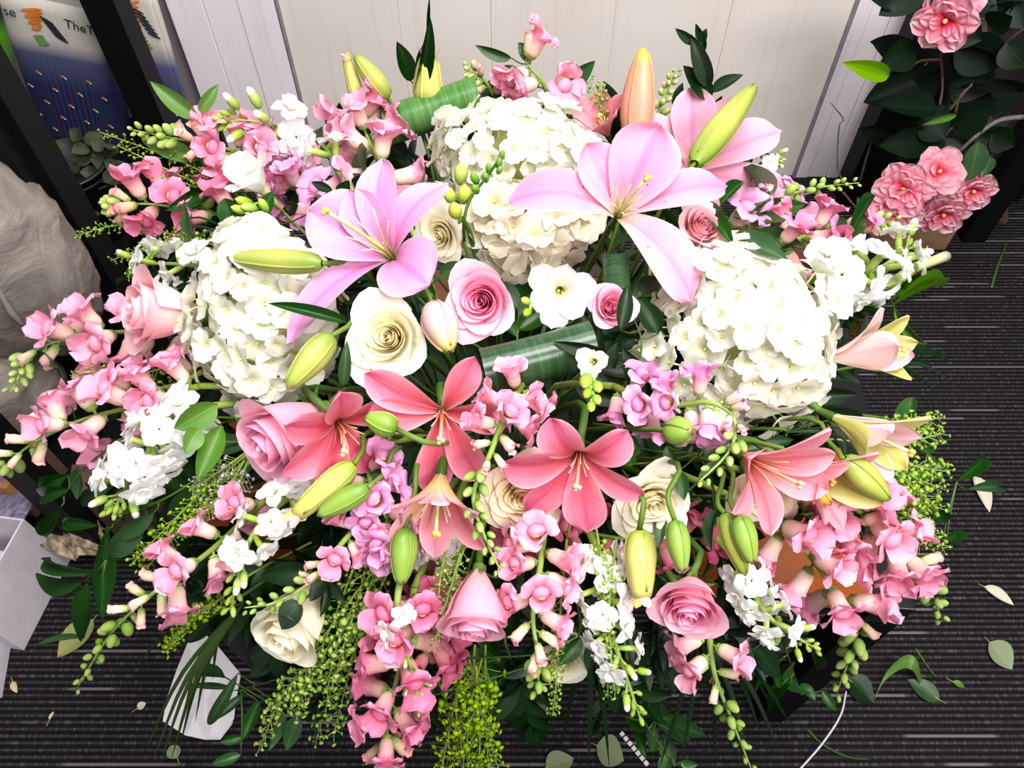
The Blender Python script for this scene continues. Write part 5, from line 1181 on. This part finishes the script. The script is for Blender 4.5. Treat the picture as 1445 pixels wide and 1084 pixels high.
# pennycress
pennycress('pennycress spray standing out before the dark rack', [[(330, 270, -0.01), (260, 230, 0.0), (140, 186, 0.0)], [(350, 290, -0.01), (270, 255, 0.0), (165, 205, 0.0)], [(340, 300, -0.02), (270, 262, 0.0), (195, 236, 0.0)]], 6, 1.0, 1)
pennycress('pennycress spray arching below the deep pink snapdragon', [[(330, 345, 0.0), (240, 330, 0.0), (170, 318, 0.0), (106, 333, 0.0)], [(330, 350, 0.0), (240, 340, 0.0), (155, 368, 0.0)], [(320, 352, 0.0), (230, 350, 0.0), (180, 390, 0.0)]], 6, 0.9, 2)
pennycress('pennycress spray below the snapdragon with bent tip', [[(270, 490, 0.0), (200, 515, 0.0), (98, 530, 0.0)], [(265, 510, 0.0), (190, 530, 0.0), (116, 546, 0.0)], [(270, 540, -0.01), (200, 550, -0.01), (130, 560, -0.01)]], 7, 1.0, 3)
pennycress('pennycress spray beneath the pink rose on its side', [[(350, 640, 0.0), (290, 690, 0.0), (220, 760, 0.0), (190, 790, 0.0)], [(355, 650, 0.0), (290, 720, 0.0), (235, 760, 0.0)], [(345, 650, 0.0), (270, 730, 0.0), (200, 810, 0.0)]], 8, 1.5, 4, 16)
pennycress('pennycress spray trailing past the white paper tag', [[(330, 830, -0.02), (280, 870, -0.02), (232, 915, -0.02)], [(300, 850, -0.02), (260, 880, -0.02), (235, 920, -0.02)]], 8, 1.6, 5, 12)
pennycress('pennycress spray hanging below the low cream rose', [[(500, 800, 0.0), (450, 920, -0.01), (400, 980, -0.02), (365, 1060, -0.03)], [(510, 830, 0.0), (480, 930, -0.01), (445, 1050, -0.03)], [(530, 800, 0.0), (500, 920, -0.01), (470, 1040, -0.03)], [(470, 900, -0.01), (430, 970, -0.02), (380, 1000, -0.03)], [(450, 920, -0.01), (430, 970, -0.02), (418, 1010, -0.03)], [(500, 850, 0), (470, 930, -0.01), (460, 1000, -0.03)]], 10, 0.8, 6, 17)
pennycress('pennycress sprays among leaves beside the low cream rose', [[(560, 780, 0.0), (520, 830, 0.0), (500, 900, 0.0)], [(540, 790, 0.0), (500, 840, 0.0), (470, 880, 0.0)], [(550, 800, -0.01), (530, 850, -0.01), (515, 920, -0.01)], [(560, 770, 0), (530, 800, 0), (480, 830, 0)]], 8, 0.9, 7, 14)
pennycress('thick pennycress bunch hanging below the tall pink rose', [[(655, 910, -0.02), (640, 1000, -0.03), (620, 1100, -0.04)], [(670, 910, -0.02), (665, 1000, -0.03), (650, 1100, -0.04)], [(685, 910, -0.02), (685, 1000, -0.03), (690, 1100, -0.04)], [(660, 920, -0.02), (680, 1010, -0.03), (705, 1090, -0.04)], [(650, 920, -0.02), (645, 1020, -0.03), (670, 1090, -0.04)], [(680, 930, -0.02), (660, 1000, -0.03), (630, 1080, -0.04)], [(672, 940, -0.01), (675, 1010, -0.02), (680, 1095, -0.03)]], 10, 0.75, 8, 24)
pennycress('pennycress strands hanging beside the white stock spike', [[(800, 760, 0.01), (790, 870, 0.01), (785, 960, 0.0), (780, 1010, -0.01)], [(840, 740, 0.02), (850, 800, 0.04), (855, 900, 0.04), (858, 985, 0.02)], [(870, 760, 0.03), (860, 850, 0.045), (862, 920, 0.04), (868, 980, 0.03)]], 7, 1.1, 9, 12)
pennycress('pennycress strands veiling the deep pink snapdragon', [[(650, 780, 0.03), (630, 850, 0.03), (610, 920, 0.02)], [(630, 770, 0.03), (620, 830, 0.03), (620, 900, 0.02)], [(660, 760, 0.03), (640, 820, 0.03), (635, 880, 0.02)]], 6, 1.1, 10, 11)
pennycress('bushy pennycress beside the plump olive bud', [[(1230, 640, -0.03), (1280, 670, -0.03), (1330, 690, -0.03)], [(1240, 640, -0.03), (1275, 700, -0.03), (1310, 740, -0.03)], [(1240, 660, -0.03), (1290, 730, -0.04), (1332, 775, -0.05)], [(1250, 650, -0.03), (1300, 660, -0.03), (1335, 665, -0.03)], [(1240, 670, -0.03), (1260, 720, -0.04), (1300, 770, -0.05)], [(1240, 600, -0.03), (1280, 600, -0.03), (1325, 590, -0.04)], [(1250, 610, -0.03), (1290, 620, -0.03), (1330, 612, -0.04)], [(1230, 650, -0.02), (1270, 690, -0.02), (1300, 710, -0.03)], [(1240, 650, -0.02), (1290, 690, -0.02), (1325, 720, -0.03)]], 9, 1.5, 11, 18)
pennycress('small pennycress tuft behind the white hydrangea head', [[(860, 180, -0.02), (845, 145, -0.01), (832, 112, -0.01)], [(860, 180, -0.02), (850, 145, -0.01), (848, 118, -0.01)]], 6, 1.2, 12, 10)

pennycress('hazy lilac sea-lavender sprig among pennycress below the pink rose', [[(345, 640, 0.0), (310, 665, 0.01), (270, 690, 0.01)], [(345, 650, 0.0), (320, 690, 0.01), (285, 730, 0.01)], [(350, 650, 0.0), (335, 690, 0.01), (320, 730, 0.01)]], 5, 2.2, 21, 22, podmat=petal_mat('sea_lavender', [(0, (150, 130, 160)), (1, (206, 190, 214))], transl=0.2), name='sea_lavender_sprig')
# rolled broad leaves
rolled_leaf('dark striped broad leaf rolled into a tube below the freesia', (680, 524), (834, 484), 41, 0.055, ASPID, 1.5, 0.0)
rolled_leaf('bright striped broad leaf rolled behind the white hydrangea', (545, 176), (676, 132), 32, 0.02, ASPID_L, 1.5, 0.0)
rolled_leaf('dark broad leaf roll half hidden behind the pink snapdragon', (452, 205), (512, 165), 26, 0.0, ASPID, 1.4, 0.62)
rolled_leaf('short dark broad leaf loop between lily and freesia', (872, 372), (872, 420), 24, 0.03, ASPID, 1.3, 1.26)
# ------------------------------------------------------------------ foliage that can be told apart: (base, tip, width, lifts)
def sp(label, path, lv, mat=None, seed=1): sprig(label, path, lv, mat=mat, seed=seed)
sp('pointed dark leaves rising behind the yellow opening bud', [(600, 170, 0.0), (592, 130, 0.02), (590, 90, 0.03), (605, 40, 0.04)],
   [(580, 115, 560, 58, 26, 0.02, 0.03), (586, 130, 612, 22, 22, 0.02, 0.05), (590, 100, 608, 50, 14, 0.03, 0.04), (602, 40, 606, -5, 5, 0.04, 0.05)], LEAF_DARK, 1)
sp('pointed leaves fanned around the snapdragon at the back', [(740, 130, 0.0), (745, 100, 0.01), (750, 85, 0.02)],
   [(722, 82, 670, 64, 18, 0.02, 0.03), (752, 84, 733, 58, 22, 0.02, 0.03), (796, 126, 838, 84, 26, 0.01, 0.02), (722, 92, 690, 118, 16, 0.02, 0.02)], LEAF, 2)
sp('dark leaf sprig standing against the wall beside the orange bud', [(995, 200, 0.0), (1000, 150, 0.01), (992, 100, 0.02), (982, 50, 0.03)],
   [(1003, 140, 964, 92, 28, 0.01, 0.02), (1000, 122, 978, 46, 26, 0.015, 0.03), (980, 62, 952, 42, 14, 0.02, 0.03), (994, 74, 982, 32, 14, 0.02, 0.03), (1004, 130, 1049, 105, 20, 0.01, 0.02), (958, 158, 964, 116, 20, 0.0, 0.01), (1000, 172, 978, 150, 26, 0.0, 0.01), (1004, 165, 1020, 135, 14, 0.0, 0.01), (990, 60, 997, 40, 12, 0.02, 0.03)], LEAF_DARK, 3)
sp('leaf sprig beside the shaded rosy lily near the whitewashed post', [(1020, 320, 0.0), (1045, 290, 0.02), (1065, 240, 0.02), (1072, 230, 0.02)],
   [(1060, 232, 1040, 184, 20, 0.01, 0.02), (1050, 306, 1058, 228, 26, 0.02, 0.03), (1062, 250, 1100, 248, 20, 0.0, 0.01), (1056, 305, 1136, 290, 36, 0.02, 0.03), (1016, 290, 1048, 254, 22, 0.03, 0.04), (1090, 235, 1072, 210, 14, 0.01, 0.02)], LEAF, 4)
sp('dark pointed leaves over the pink snapdragon near artificial blossoms', [(1180, 360, 0.0), (1200, 330, 0.02), (1212, 310, 0.03)],
   [(1195, 340, 1235, 272, 18, 0.02, 0.04), (1190, 345, 1195, 302, 14, 0.02, 0.03), (1200, 330, 1216, 282, 14, 0.02, 0.04), (1062, 330, 1130, 345, 36, 0.0, 0.01)], LEAF, 5)
sp('glossy curved leaf lying over the largest hydrangea', [(1020, 345, 0.02), (1040, 335, 0.05), (1060, 330, 0.06)],
   [(1030, 335, 1112, 366, 34, 0.06, 0.08), (985, 290, 1034, 346, 26, 0.06, 0.07), (1085, 330, 1130, 330, 30, 0.0, 0.0)], LEAF, 6)
sp('slender green leaf bending away past the stock stem', [(1240, 395, 0.0), (1255, 420, 0.0), (1262, 432, 0.0)],
   [(1260, 430, 1336, 400, 20, 0.0, -0.02), (1262, 434, 1308, 492, 14, 0.0, -0.03), (1172, 422, 1190, 415, 14, 0.01, 0.02), (1240, 412, 1300, 385, 24, 0.01, 0.0)], LEAF_LIGHT, 7)
sp('single green leaf and curled leaf before the mauve wall', [(300, 215, 0.0), (290, 190, 0.02), (285, 160, 0.03)],
   [(280, 168, 211, 114, 26, 0.03, 0.03), (282, 158, 310, 120, 18, 0.03, 0.03), (292, 190, 278, 172, 14, 0.02, 0.02), (280, 226, 200, 198, 30, 0.0, 0.0)], LEAF_LIGHT, 8)
sp('broad leaves beside the closed white freesia trumpet', [(380, 320, 0.0), (360, 300, 0.02), (345, 270, 0.03)],
   [(335, 338, 316, 278, 32, 0.03, 0.05), (362, 320, 388, 268, 22, 0.03, 0.05), (298, 265, 236, 300, 24, 0.03, 0.03), (270, 335, 262, 292, 18, 0.02, 0.03), (438, 300, 440, 282, 10, 0.03, 0.05)], LEAF, 9)
sp('dark leaves between the white stock and pink snapdragon', [(510, 275, 0.0), (515, 240, 0.02), (520, 200, 0.03)],
   [(524, 262, 516, 198, 26, 0.02, 0.05), (500, 262, 530, 250, 20, 0.03, 0.05), (470, 270, 438, 258, 14, 0.05, 0.06), (478, 282, 494, 255, 24, 0.05, 0.07), (520, 160, 545, 132, 20, 0.0, 0.01), (545, 145, 518, 130, 24, 0.0, 0.01)], LEAF_DARK, 10)
sp('narrow blades around the lilac lily', [(590, 420, 0.0), (560, 400, 0.03), (540, 390, 0.04)],
   [(600, 400, 545, 372, 22, 0.04, 0.06), (492, 455, 375, 424, 18, 0.06, 0.10), (615, 420, 570, 385, 22, 0.03, 0.05), (570, 330, 600, 242, 14, 0.06, 0.09), (620, 390, 660, 372, 26, 0.02, 0.03), (484, 545, 492, 480, 18, 0.04, 0.07), (575, 305, 588, 260, 18, 0.05, 0.08)], LEAF, 11)
sp('dark leaves gathered under the small pink rose', [(900, 520, 0.0), (905, 480, 0.02), (890, 440, 0.03)],
   [(876, 466, 886, 400, 24, 0.06, 0.08), (865, 520, 872, 484, 22, 0.07, 0.09), (860, 500, 780, 486, 24, 0.07, 0.08), (915, 560, 880, 490, 34, 0.03, 0.05), (930, 470, 900, 420, 34, 0.02, 0.04), (945, 550, 905, 510, 30, 0.02, 0.03), (900, 410, 930, 390, 28, 0.02, 0.03)], LEAF_DARK, 12)
sp('leaves over the cluster of white stock', [(330, 590, 0.0), (300, 590, 0.03), (280, 600, 0.04)],
   [(306, 570, 245, 606, 42, 0.05, 0.06), (280, 605, 258, 640, 30, 0.05, 0.06), (312, 600, 282, 680, 34, 0.03, 0.03), (300, 660, 270, 705, 24, 0.0, 0.0)], LEAF_LIGHT, 13)
sp('long ruscus leaves below the white stock cluster', [(300, 660, -0.01), (240, 700, 0.0), (160, 740, 0.0), (150, 790, 0.0)],
   [(222, 710, 150, 720, 26, 0.0, 0.0), (205, 726, 148, 790, 36, 0.01, 0.0), (218, 722, 160, 765, 26, 0.02, 0.01), (150, 745, 142, 875, 32, 0.01, -0.02), (140, 742, 86, 738, 20, 0.0, -0.02), (138, 808, 54, 785, 18, -0.01, -0.03), (116, 822, 50, 818, 16, -0.01, -0.03), (124, 825, 115, 905, 26, -0.02, -0.06), (118, 900, 50, 910, 10, -0.05, -0.08)], LEAF, 14)
sp('drooping leaves in front of the black crate stand', [(170, 620, -0.02), (120, 660, -0.02), (90, 700, -0.03)],
   [(95, 670, 55, 690, 28, -0.03, -0.04), (100, 690, 50, 700, 26, -0.03, -0.04), (86, 715, 55, 760, 24, -0.03, -0.05), (110, 660, 108, 705, 22, -0.03, -0.05), (85, 520, 45, 510, 22, -0.01, -0.02)], LEAF, 15)
sp('leaves around the low cream rose', [(480, 840, -0.01), (450, 830, 0.0), (420, 815, 0.0)],
   [(440, 805, 366, 812, 34, 0.0, 0.01), (425, 850, 392, 886, 38, 0.04, 0.05), (458, 818, 440, 850, 24, 0.02, 0.03), (468, 822, 486, 852, 16, 0.03, 0.02), (452, 870, 460, 800, 18, 0.02, 0.01)], LEAF_DARK, 16)
sp('leaves lying across the white paper tag', [(420, 950, -0.05), (370, 965, -0.06), (330, 975, -0.06)],
   [(318, 956, 266, 955, 24, -0.06, -0.07), (336, 950, 288, 1030, 18, -0.06, -0.08), (330, 972, 258, 968, 10, -0.06, -0.07), (345, 980, 300, 1018, 14, -0.06, -0.08), (342, 1040, 310, 1048, 14, -0.08, -0.09), (340, 1065, 296, 1078, 16, -0.08, -0.09), (365, 990, 345, 1045, 20, -0.07, -0.09), (420, 1010, 402, 1060, 26, -0.07, -0.08), (395, 1000, 380, 1060, 22, -0.07, -0.09)], LEAF, 17)
sp('dark leaf sprig hanging at the front beside the white stock', [(880, 900, -0.03), (900, 1000, -0.04), (950, 1080, -0.06)],
   [(845, 985, 820, 1010, 18, -0.05, -0.06), (850, 1000, 843, 1040, 16, -0.05, -0.06), (880, 1010, 930, 1020, 22, -0.05, -0.06), (930, 1010, 995, 1040, 26, -0.05, -0.07), (925, 1020, 975, 1045, 24, -0.05, -0.07), (915, 1020, 920, 1065, 20, -0.06, -0.08), (935, 1040, 955, 1080, 26, -0.06, -0.08), (945, 1065, 930, 1095, 20, -0.07, -0.08), (900, 1030, 912, 1070, 14, -0.06, -0.08), (960, 1075, 985, 1082, 16, -0.07, -0.08)], LEAF, 18)
sp('dark leaf sprig drooping in front of the black table leg', [(1090, 850, -0.04), (1110, 920, -0.05), (1130, 980, -0.06)],
   [(1115, 965, 1084, 1005, 24, -0.05, -0.07), (1120, 935, 1135, 980, 16, -0.05, -0.06), (1140, 900, 1158, 950, 18, -0.05, -0.07), (1075, 945, 1060, 985, 18, -0.05, -0.06), (1058, 920, 1065, 955, 18, -0.04, -0.05), (1130, 965, 1150, 990, 16, -0.06, -0.07), (1100, 970, 1090, 940, 14, -0.05, -0.06), (1160, 975, 1180, 1005, 14, -0.06, -0.08)], LEAF, 19)
sp('dark leaves overlapping the low small cream rose', [(820, 880, -0.02), (815, 905, 0.0), (810, 920, 0.0)],
   [(820, 900, 788, 940, 24, 0.0, 0.01), (815, 890, 770, 900, 22, -0.03, -0.02), (840, 900, 830, 950, 20, -0.03, -0.03), (640, 930, 618, 945, 20, -0.02, -0.02), (600, 985, 592, 1020, 18, 0.0, 0.0)], LEAF, 20)
sp('leafy tips beyond the bushy pennycress over the carpet', [(1250, 590, -0.04), (1320, 650, -0.06), (1350, 680, -0.08)],
   [(1350, 680, 1392, 645, 22, -0.08, -0.09), (1365, 690, 1420, 688, 20, -0.08, -0.10), (1335, 770, 1368, 752, 18, -0.08, -0.09), (1300, 690, 1330, 650, 26, -0.06, -0.07), (1280, 600, 1322, 640, 30, -0.05, -0.06), (1310, 700, 1340, 740, 22, -0.07, -0.08), (1330, 765, 1362, 770, 14, -0.08, -0.09), (1290, 560, 1260, 620, 26, -0.04, -0.04)], LEAF, 21)
sp('dark leaves peeping between the cream rose and green buds', [(1010, 700, 0.0), (1000, 670, 0.03), (985, 640, 0.04)],
   [(900, 632, 862, 640, 34, 0.03, 0.05), (895, 655, 872, 632, 20, 0.06, 0.07), (958, 664, 968, 706, 22, 0.06, 0.06), (985, 680, 1030, 640, 18, 0.05, 0.06), (1000, 620, 960, 600, 26, 0.02, 0.03), (1010, 720, 1000, 780, 20, 0.03, 0.03), (940, 630, 960, 680, 20, 0.05, 0.06), (935, 720, 928, 775, 20, 0.03, 0.04), (1100, 725, 1155, 745, 20, 0.0, 0.0)], LEAF, 22)
sp('narrow leaves hanging under the coral lilies', [(590, 640, 0.0), (580, 680, 0.02), (560, 720, 0.02)],
   [(600, 620, 575, 690, 20, 0.03, 0.04), (575, 680, 545, 720, 22, 0.03, 0.03), (550, 650, 590, 625, 30, 0.02, 0.03), (548, 665, 520, 670, 14, 0.05, 0.05), (700, 510, 690, 560, 24, 0.03, 0.04), (520, 740, 535, 780, 22, 0.0, 0.0), (770, 560, 745, 525, 26, 0.02, 0.03)], LEAF_DARK, 23)
blades('dark palm frond spreading over the white paper tag', (345, 850, -0.03), [(215, 1075, -0.05), (225, 1080, -0.05), (240, 1078, -0.06), (252, 1060, -0.06), (205, 1060, -0.05), (262, 990, -0.05), (248, 930, -0.04), (190, 940, -0.05), (275, 1020, -0.06), (300, 960, -0.05)], 6, 1, petal_mat('palm_blade_olive', [(0, (40, 60, 20)), (1, (36, 54, 22))], transl=0.1, vary=0.2))
blades('dark palm frond hanging beside the black table leg', (985, 880, -0.03), [(960, 1080, -0.08), (1010, 1090, -0.08), (1040, 1070, -0.08), (1075, 1040, -0.08), (1100, 1060, -0.09), (1120, 1030, -0.08), (930, 1085, -0.07), (1058, 1090, -0.09), (1090, 1000, -0.07)], 7, 2, LEAF_DARK)
blades('dark palm frond hanging below the low small cream rose', (830, 880, -0.04), [(790, 1060, -0.06), (760, 1050, -0.06), (745, 1085, -0.07), (860, 1085, -0.06), (830, 1085, -0.06), (700, 960, -0.05), (725, 1010, -0.06)], 7, 3, LEAF_DARK)
blades('dark palm frond fanned out over the carpet past the lilies', (1200, 520, -0.04), [(1345, 505, -0.10), (1352, 515, -0.10), (1330, 530, -0.09), (1350, 545, -0.10), (1325, 560, -0.09), (1300, 500, -0.08)], 6, 4, LEAF_DARK)
blades('dark palm blades beside the pennycress below the pink rose', (500, 780, -0.03), [(420, 1000, -0.07), (520, 1060, -0.07), (560, 1030, -0.06), (600, 1060, -0.07), (480, 1080, -0.08), (380, 960, -0.06), (440, 1080, -0.08), (330, 930, -0.06)], 7, 5, LEAF_DARK)
blades('fine asparagus-like blades behind the peach lily', (1110, 610, -0.02), [(1240, 640, -0.04), (1200, 655, -0.04), (1180, 625, -0.03), (1160, 610, -0.02), (1260, 610, -0.04), (1225, 660, -0.05)], 3, 6, LEAF)
blades('thin green blades beside the deep pink snapdragon tip', (350, 340, -0.02), [(240, 322, -0.02), (225, 345, -0.02), (260, 360, -0.02), (210, 400, -0.03), (260, 300, -0.02)], 3, 7, LEAF)
# filler sprigs deep between the blooms
frr = random.Random(21); NF = 130
BLOOMS = [o for o in COL.objects if o.get('category') in ('rose', 'lily', 'hydrangea', 'snapdragon', 'stock flower', 'flower bud')]
for i in range(NF):
    a = i * 2.39996; rad = 0.08 + 0.92 * math.sqrt((i + 0.5) / NF)
    x0, y0 = 720 + 500 * rad * math.cos(a), 560 + 380 * rad * math.sin(a) * (1 if math.sin(a) > 0 else 0.85)
    b = a + frr.uniform(-0.9, 0.9)
    x1, y1 = x0 + 115 * math.cos(b), y0 + 115 * math.sin(b)
    if y0 < 200 or y1 < 160: continue
    if (x1 > 1060 and y1 < 310) or x1 > 1270 or (x1 > 1090 and y1 > 740) or (x1 < 190 and y1 < 480) or (x1 < 60): continue
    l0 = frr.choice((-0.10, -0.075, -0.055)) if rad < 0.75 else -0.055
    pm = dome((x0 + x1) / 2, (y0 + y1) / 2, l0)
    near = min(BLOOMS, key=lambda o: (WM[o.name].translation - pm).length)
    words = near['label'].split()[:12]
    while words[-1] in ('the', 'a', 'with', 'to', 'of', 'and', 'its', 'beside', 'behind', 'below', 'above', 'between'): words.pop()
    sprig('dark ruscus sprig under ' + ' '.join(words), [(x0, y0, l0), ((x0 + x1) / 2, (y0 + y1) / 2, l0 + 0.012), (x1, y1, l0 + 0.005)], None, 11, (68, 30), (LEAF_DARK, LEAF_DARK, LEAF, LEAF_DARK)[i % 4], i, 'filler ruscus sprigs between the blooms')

# ------------------------------------------------------------------ bits on the carpet
def floor_leaf(label, bx, by, tx, ty, w, mat, kind=0, lift=0.004, name='fallen_leaf', cat='leaf', group=None):
    B = at_z(bx, by, lift); T = at_z(tx, ty, lift); root = thing(name, label, cat, place(B, Matrix.Identity(3)), group)
    leaf(root, B, T, px2m(B, w), Vector((0, 0, 1)), mat, kind, 'blade')
    d = (T - B).normalized(); mb = MB(); mb.tube([B - d * 0.012, B + d * 0.01], [0.001, 0.0008], 5); link('leaf_stalk', mb.mesh('leaf_stalk', [STEM_PALE]), root)
GREYG = petal_mat('grey_green_leaf', [(0, (120, 134, 98)), (1, (128, 140, 104))], rib=(150, 160, 124), rib_w=0.03, transl=0.05, rough=0.6)
PALEL = petal_mat('pale_leaf_back', [(0, (196, 192, 172)), (1, (204, 200, 182))], rib=(220, 214, 196), rib_w=0.03, transl=0.05, rough=0.7)
floor_leaf('pale grey fallen leaf lying alone on the carpet', 1388, 828, 1432, 852, 18, PALEL, 2)
floor_leaf('round grey-green fallen leaf on the carpet below the pale one', 1396, 906, 1432, 942, 40, GREYG, 2)
floor_leaf('pale fallen leaf beside the green leafy tips', 1374, 672, 1400, 722, 22, PALEL, 2)
floor_leaf('dark green fallen leaf beside the curled strip on carpet', 1326, 988, 1280, 962, 30, LEAF, 2)
floor_leaf('dark fallen leaf near the hanging snapdragon tip', 1196, 958, 1236, 988, 40, LEAF_DARK, 2)
floor_leaf('tiny light green bud scale on the carpet', 1344, 962, 1362, 972, 10, LEAF_LIGHT, 1)
floor_leaf('grey-green fallen leaf under the front edge', 842, 1052, 882, 1068, 44, GREYG, 2)
floor_leaf('pale green fallen leaf below the small cream rose', 770, 1084, 808, 1066, 34, GREYG, 2)
floor_leaf('yellowish fallen leaf near the snapdragon tip by the cartons', 132, 874, 84, 930, 40, petal_mat('yellowish_leaf', [(0, (140, 146, 84)), (1, (150, 152, 96))], transl=0.05, rough=0.6), 2)
floor_leaf('small green leaf scrap on the carpet by the paper tag', 250, 1070, 242, 1050, 20, GREYG, 1)
floor_leaf('white petal scrap on the carpet near the cartons', 194, 1000, 206, 992, 12, PALEL, 0, name='fallen_petal', cat='petal')
floor_leaf('tan petal scrap on the carpet beside the carton', 18, 962, 24, 978, 9, petal_mat('tan_scrap', [(0, (206, 176, 140)), (1, (214, 190, 160))], transl=0.05), 0, name='fallen_petal', cat='petal')
floor_leaf('thin dry scrap on the carpet below the cartons', 70, 1016, 76, 1004, 5, PALEL, 0, name='fallen_petal', cat='petal')
def floor_line(name, label, cat, pts, r, mat, part):
    P = spline([at_z(x, y, z) for x, y, z in pts], 24); root = thing(name, label, cat, place(P[0], Matrix.Identity(3))); mb = MB(); mb.tube(P, r, 6); link(part, mb.mesh(part, [mat]), root)
floor_line('cut_stem', 'cut green stem lying on the carpet beside the stand', 'stem', [(1399, 406, 0.004), (1408, 375, 0.004), (1421, 342, 0.004)], 0.0035, STEM, 'stalk')
floor_line('cut_stem', 'short olive stem piece on the carpet near the curled strip', 'stem', [(1292, 916, 0.003), (1305, 935, 0.003), (1320, 956, 0.003)], 0.0022, STEM, 'stalk')
floor_line('wire', 'thin white wire loop on the carpet beside the table leg', 'wire', [(1194, 976, 0.002), (1186, 1010, 0.02), (1160, 1050, 0.02), (1125, 1090, 0.003)], 0.002, plain('white_wire', (206, 204, 208), 0.4, 0.02), 'strand')
floor_line('twig', 'thin olive twig on the carpet under the white wire', 'twig', [(1140, 1030, 0.003), (1160, 1050, 0.004), (1195, 1068, 0.003), (1228, 1072, 0.003)], 0.0022, STEM, 'stalk')
cs2 = thing('leaf_strip', 'curled light green leaf strip lying on the carpet', 'leaf', place(at_z(1232, 988, 0), Matrix.Identity(3)))
rows = []; pts = spline([at_z(1233, 990, 0.004), at_z(1250, 955, 0.02), at_z(1275, 934, 0.045), at_z(1292, 938, 0.05), at_z(1300, 962, 0.01)], 18)
for i, p in enumerate(pts):
    t = i / 17; w = px2m(p, 9) * (0.15 + math.sin(math.pi * min(1, 0.12 + t * 0.85)) ** 0.7); rows.append([p + Vector((0.3, 0.6, 0.3)).normalized() * w * s + Vector((0, 0, -abs(s) * w * 0.3)) for s in (-1, 0, 1)])
mb = MB(); mb.grid(rows); link('strip', mb.mesh('strip', [LEAF_LIGHT]), cs2)

stp = thing('striped_strap', 'thin white strap with black stripes on the carpet in front', 'strap', place(at_z(876, 1034, 0.002), Matrix.Identity(3)))
A_, B_ = at_z(876, 1034, 0.003), at_z(914, 1080, 0.003); d_ = (B_ - A_).normalized(); s_ = Vector((-d_.y, d_.x, 0)) * 0.004; up_ = Vector((0, 0, 0.0015))
def strap_piece(name, p, q, w, z, mat):
    mb = MB(); mb.grid([[p - s_ * w, p - s_ * w + up_ * z, p + s_ * w + up_ * z, p + s_ * w], [q - s_ * w, q - s_ * w + up_ * z, q + s_ * w + up_ * z, q + s_ * w]], None, 0, True); mb.fan([0, 1, 2, 3]); mb.fan([4, 5, 6, 7]); link(name, mb.mesh(name, [mat], False), stp)
strap_piece('strip', A_, B_, 1.0, 1.0, plain('strap_white', (226, 222, 222), 0.6, 0.03))
for i in range(6): strap_piece('stripe', A_.lerp(B_, 0.1 + 0.15 * i), A_.lerp(B_, 0.14 + 0.15 * i), 1.05, 1.2, BLACK)
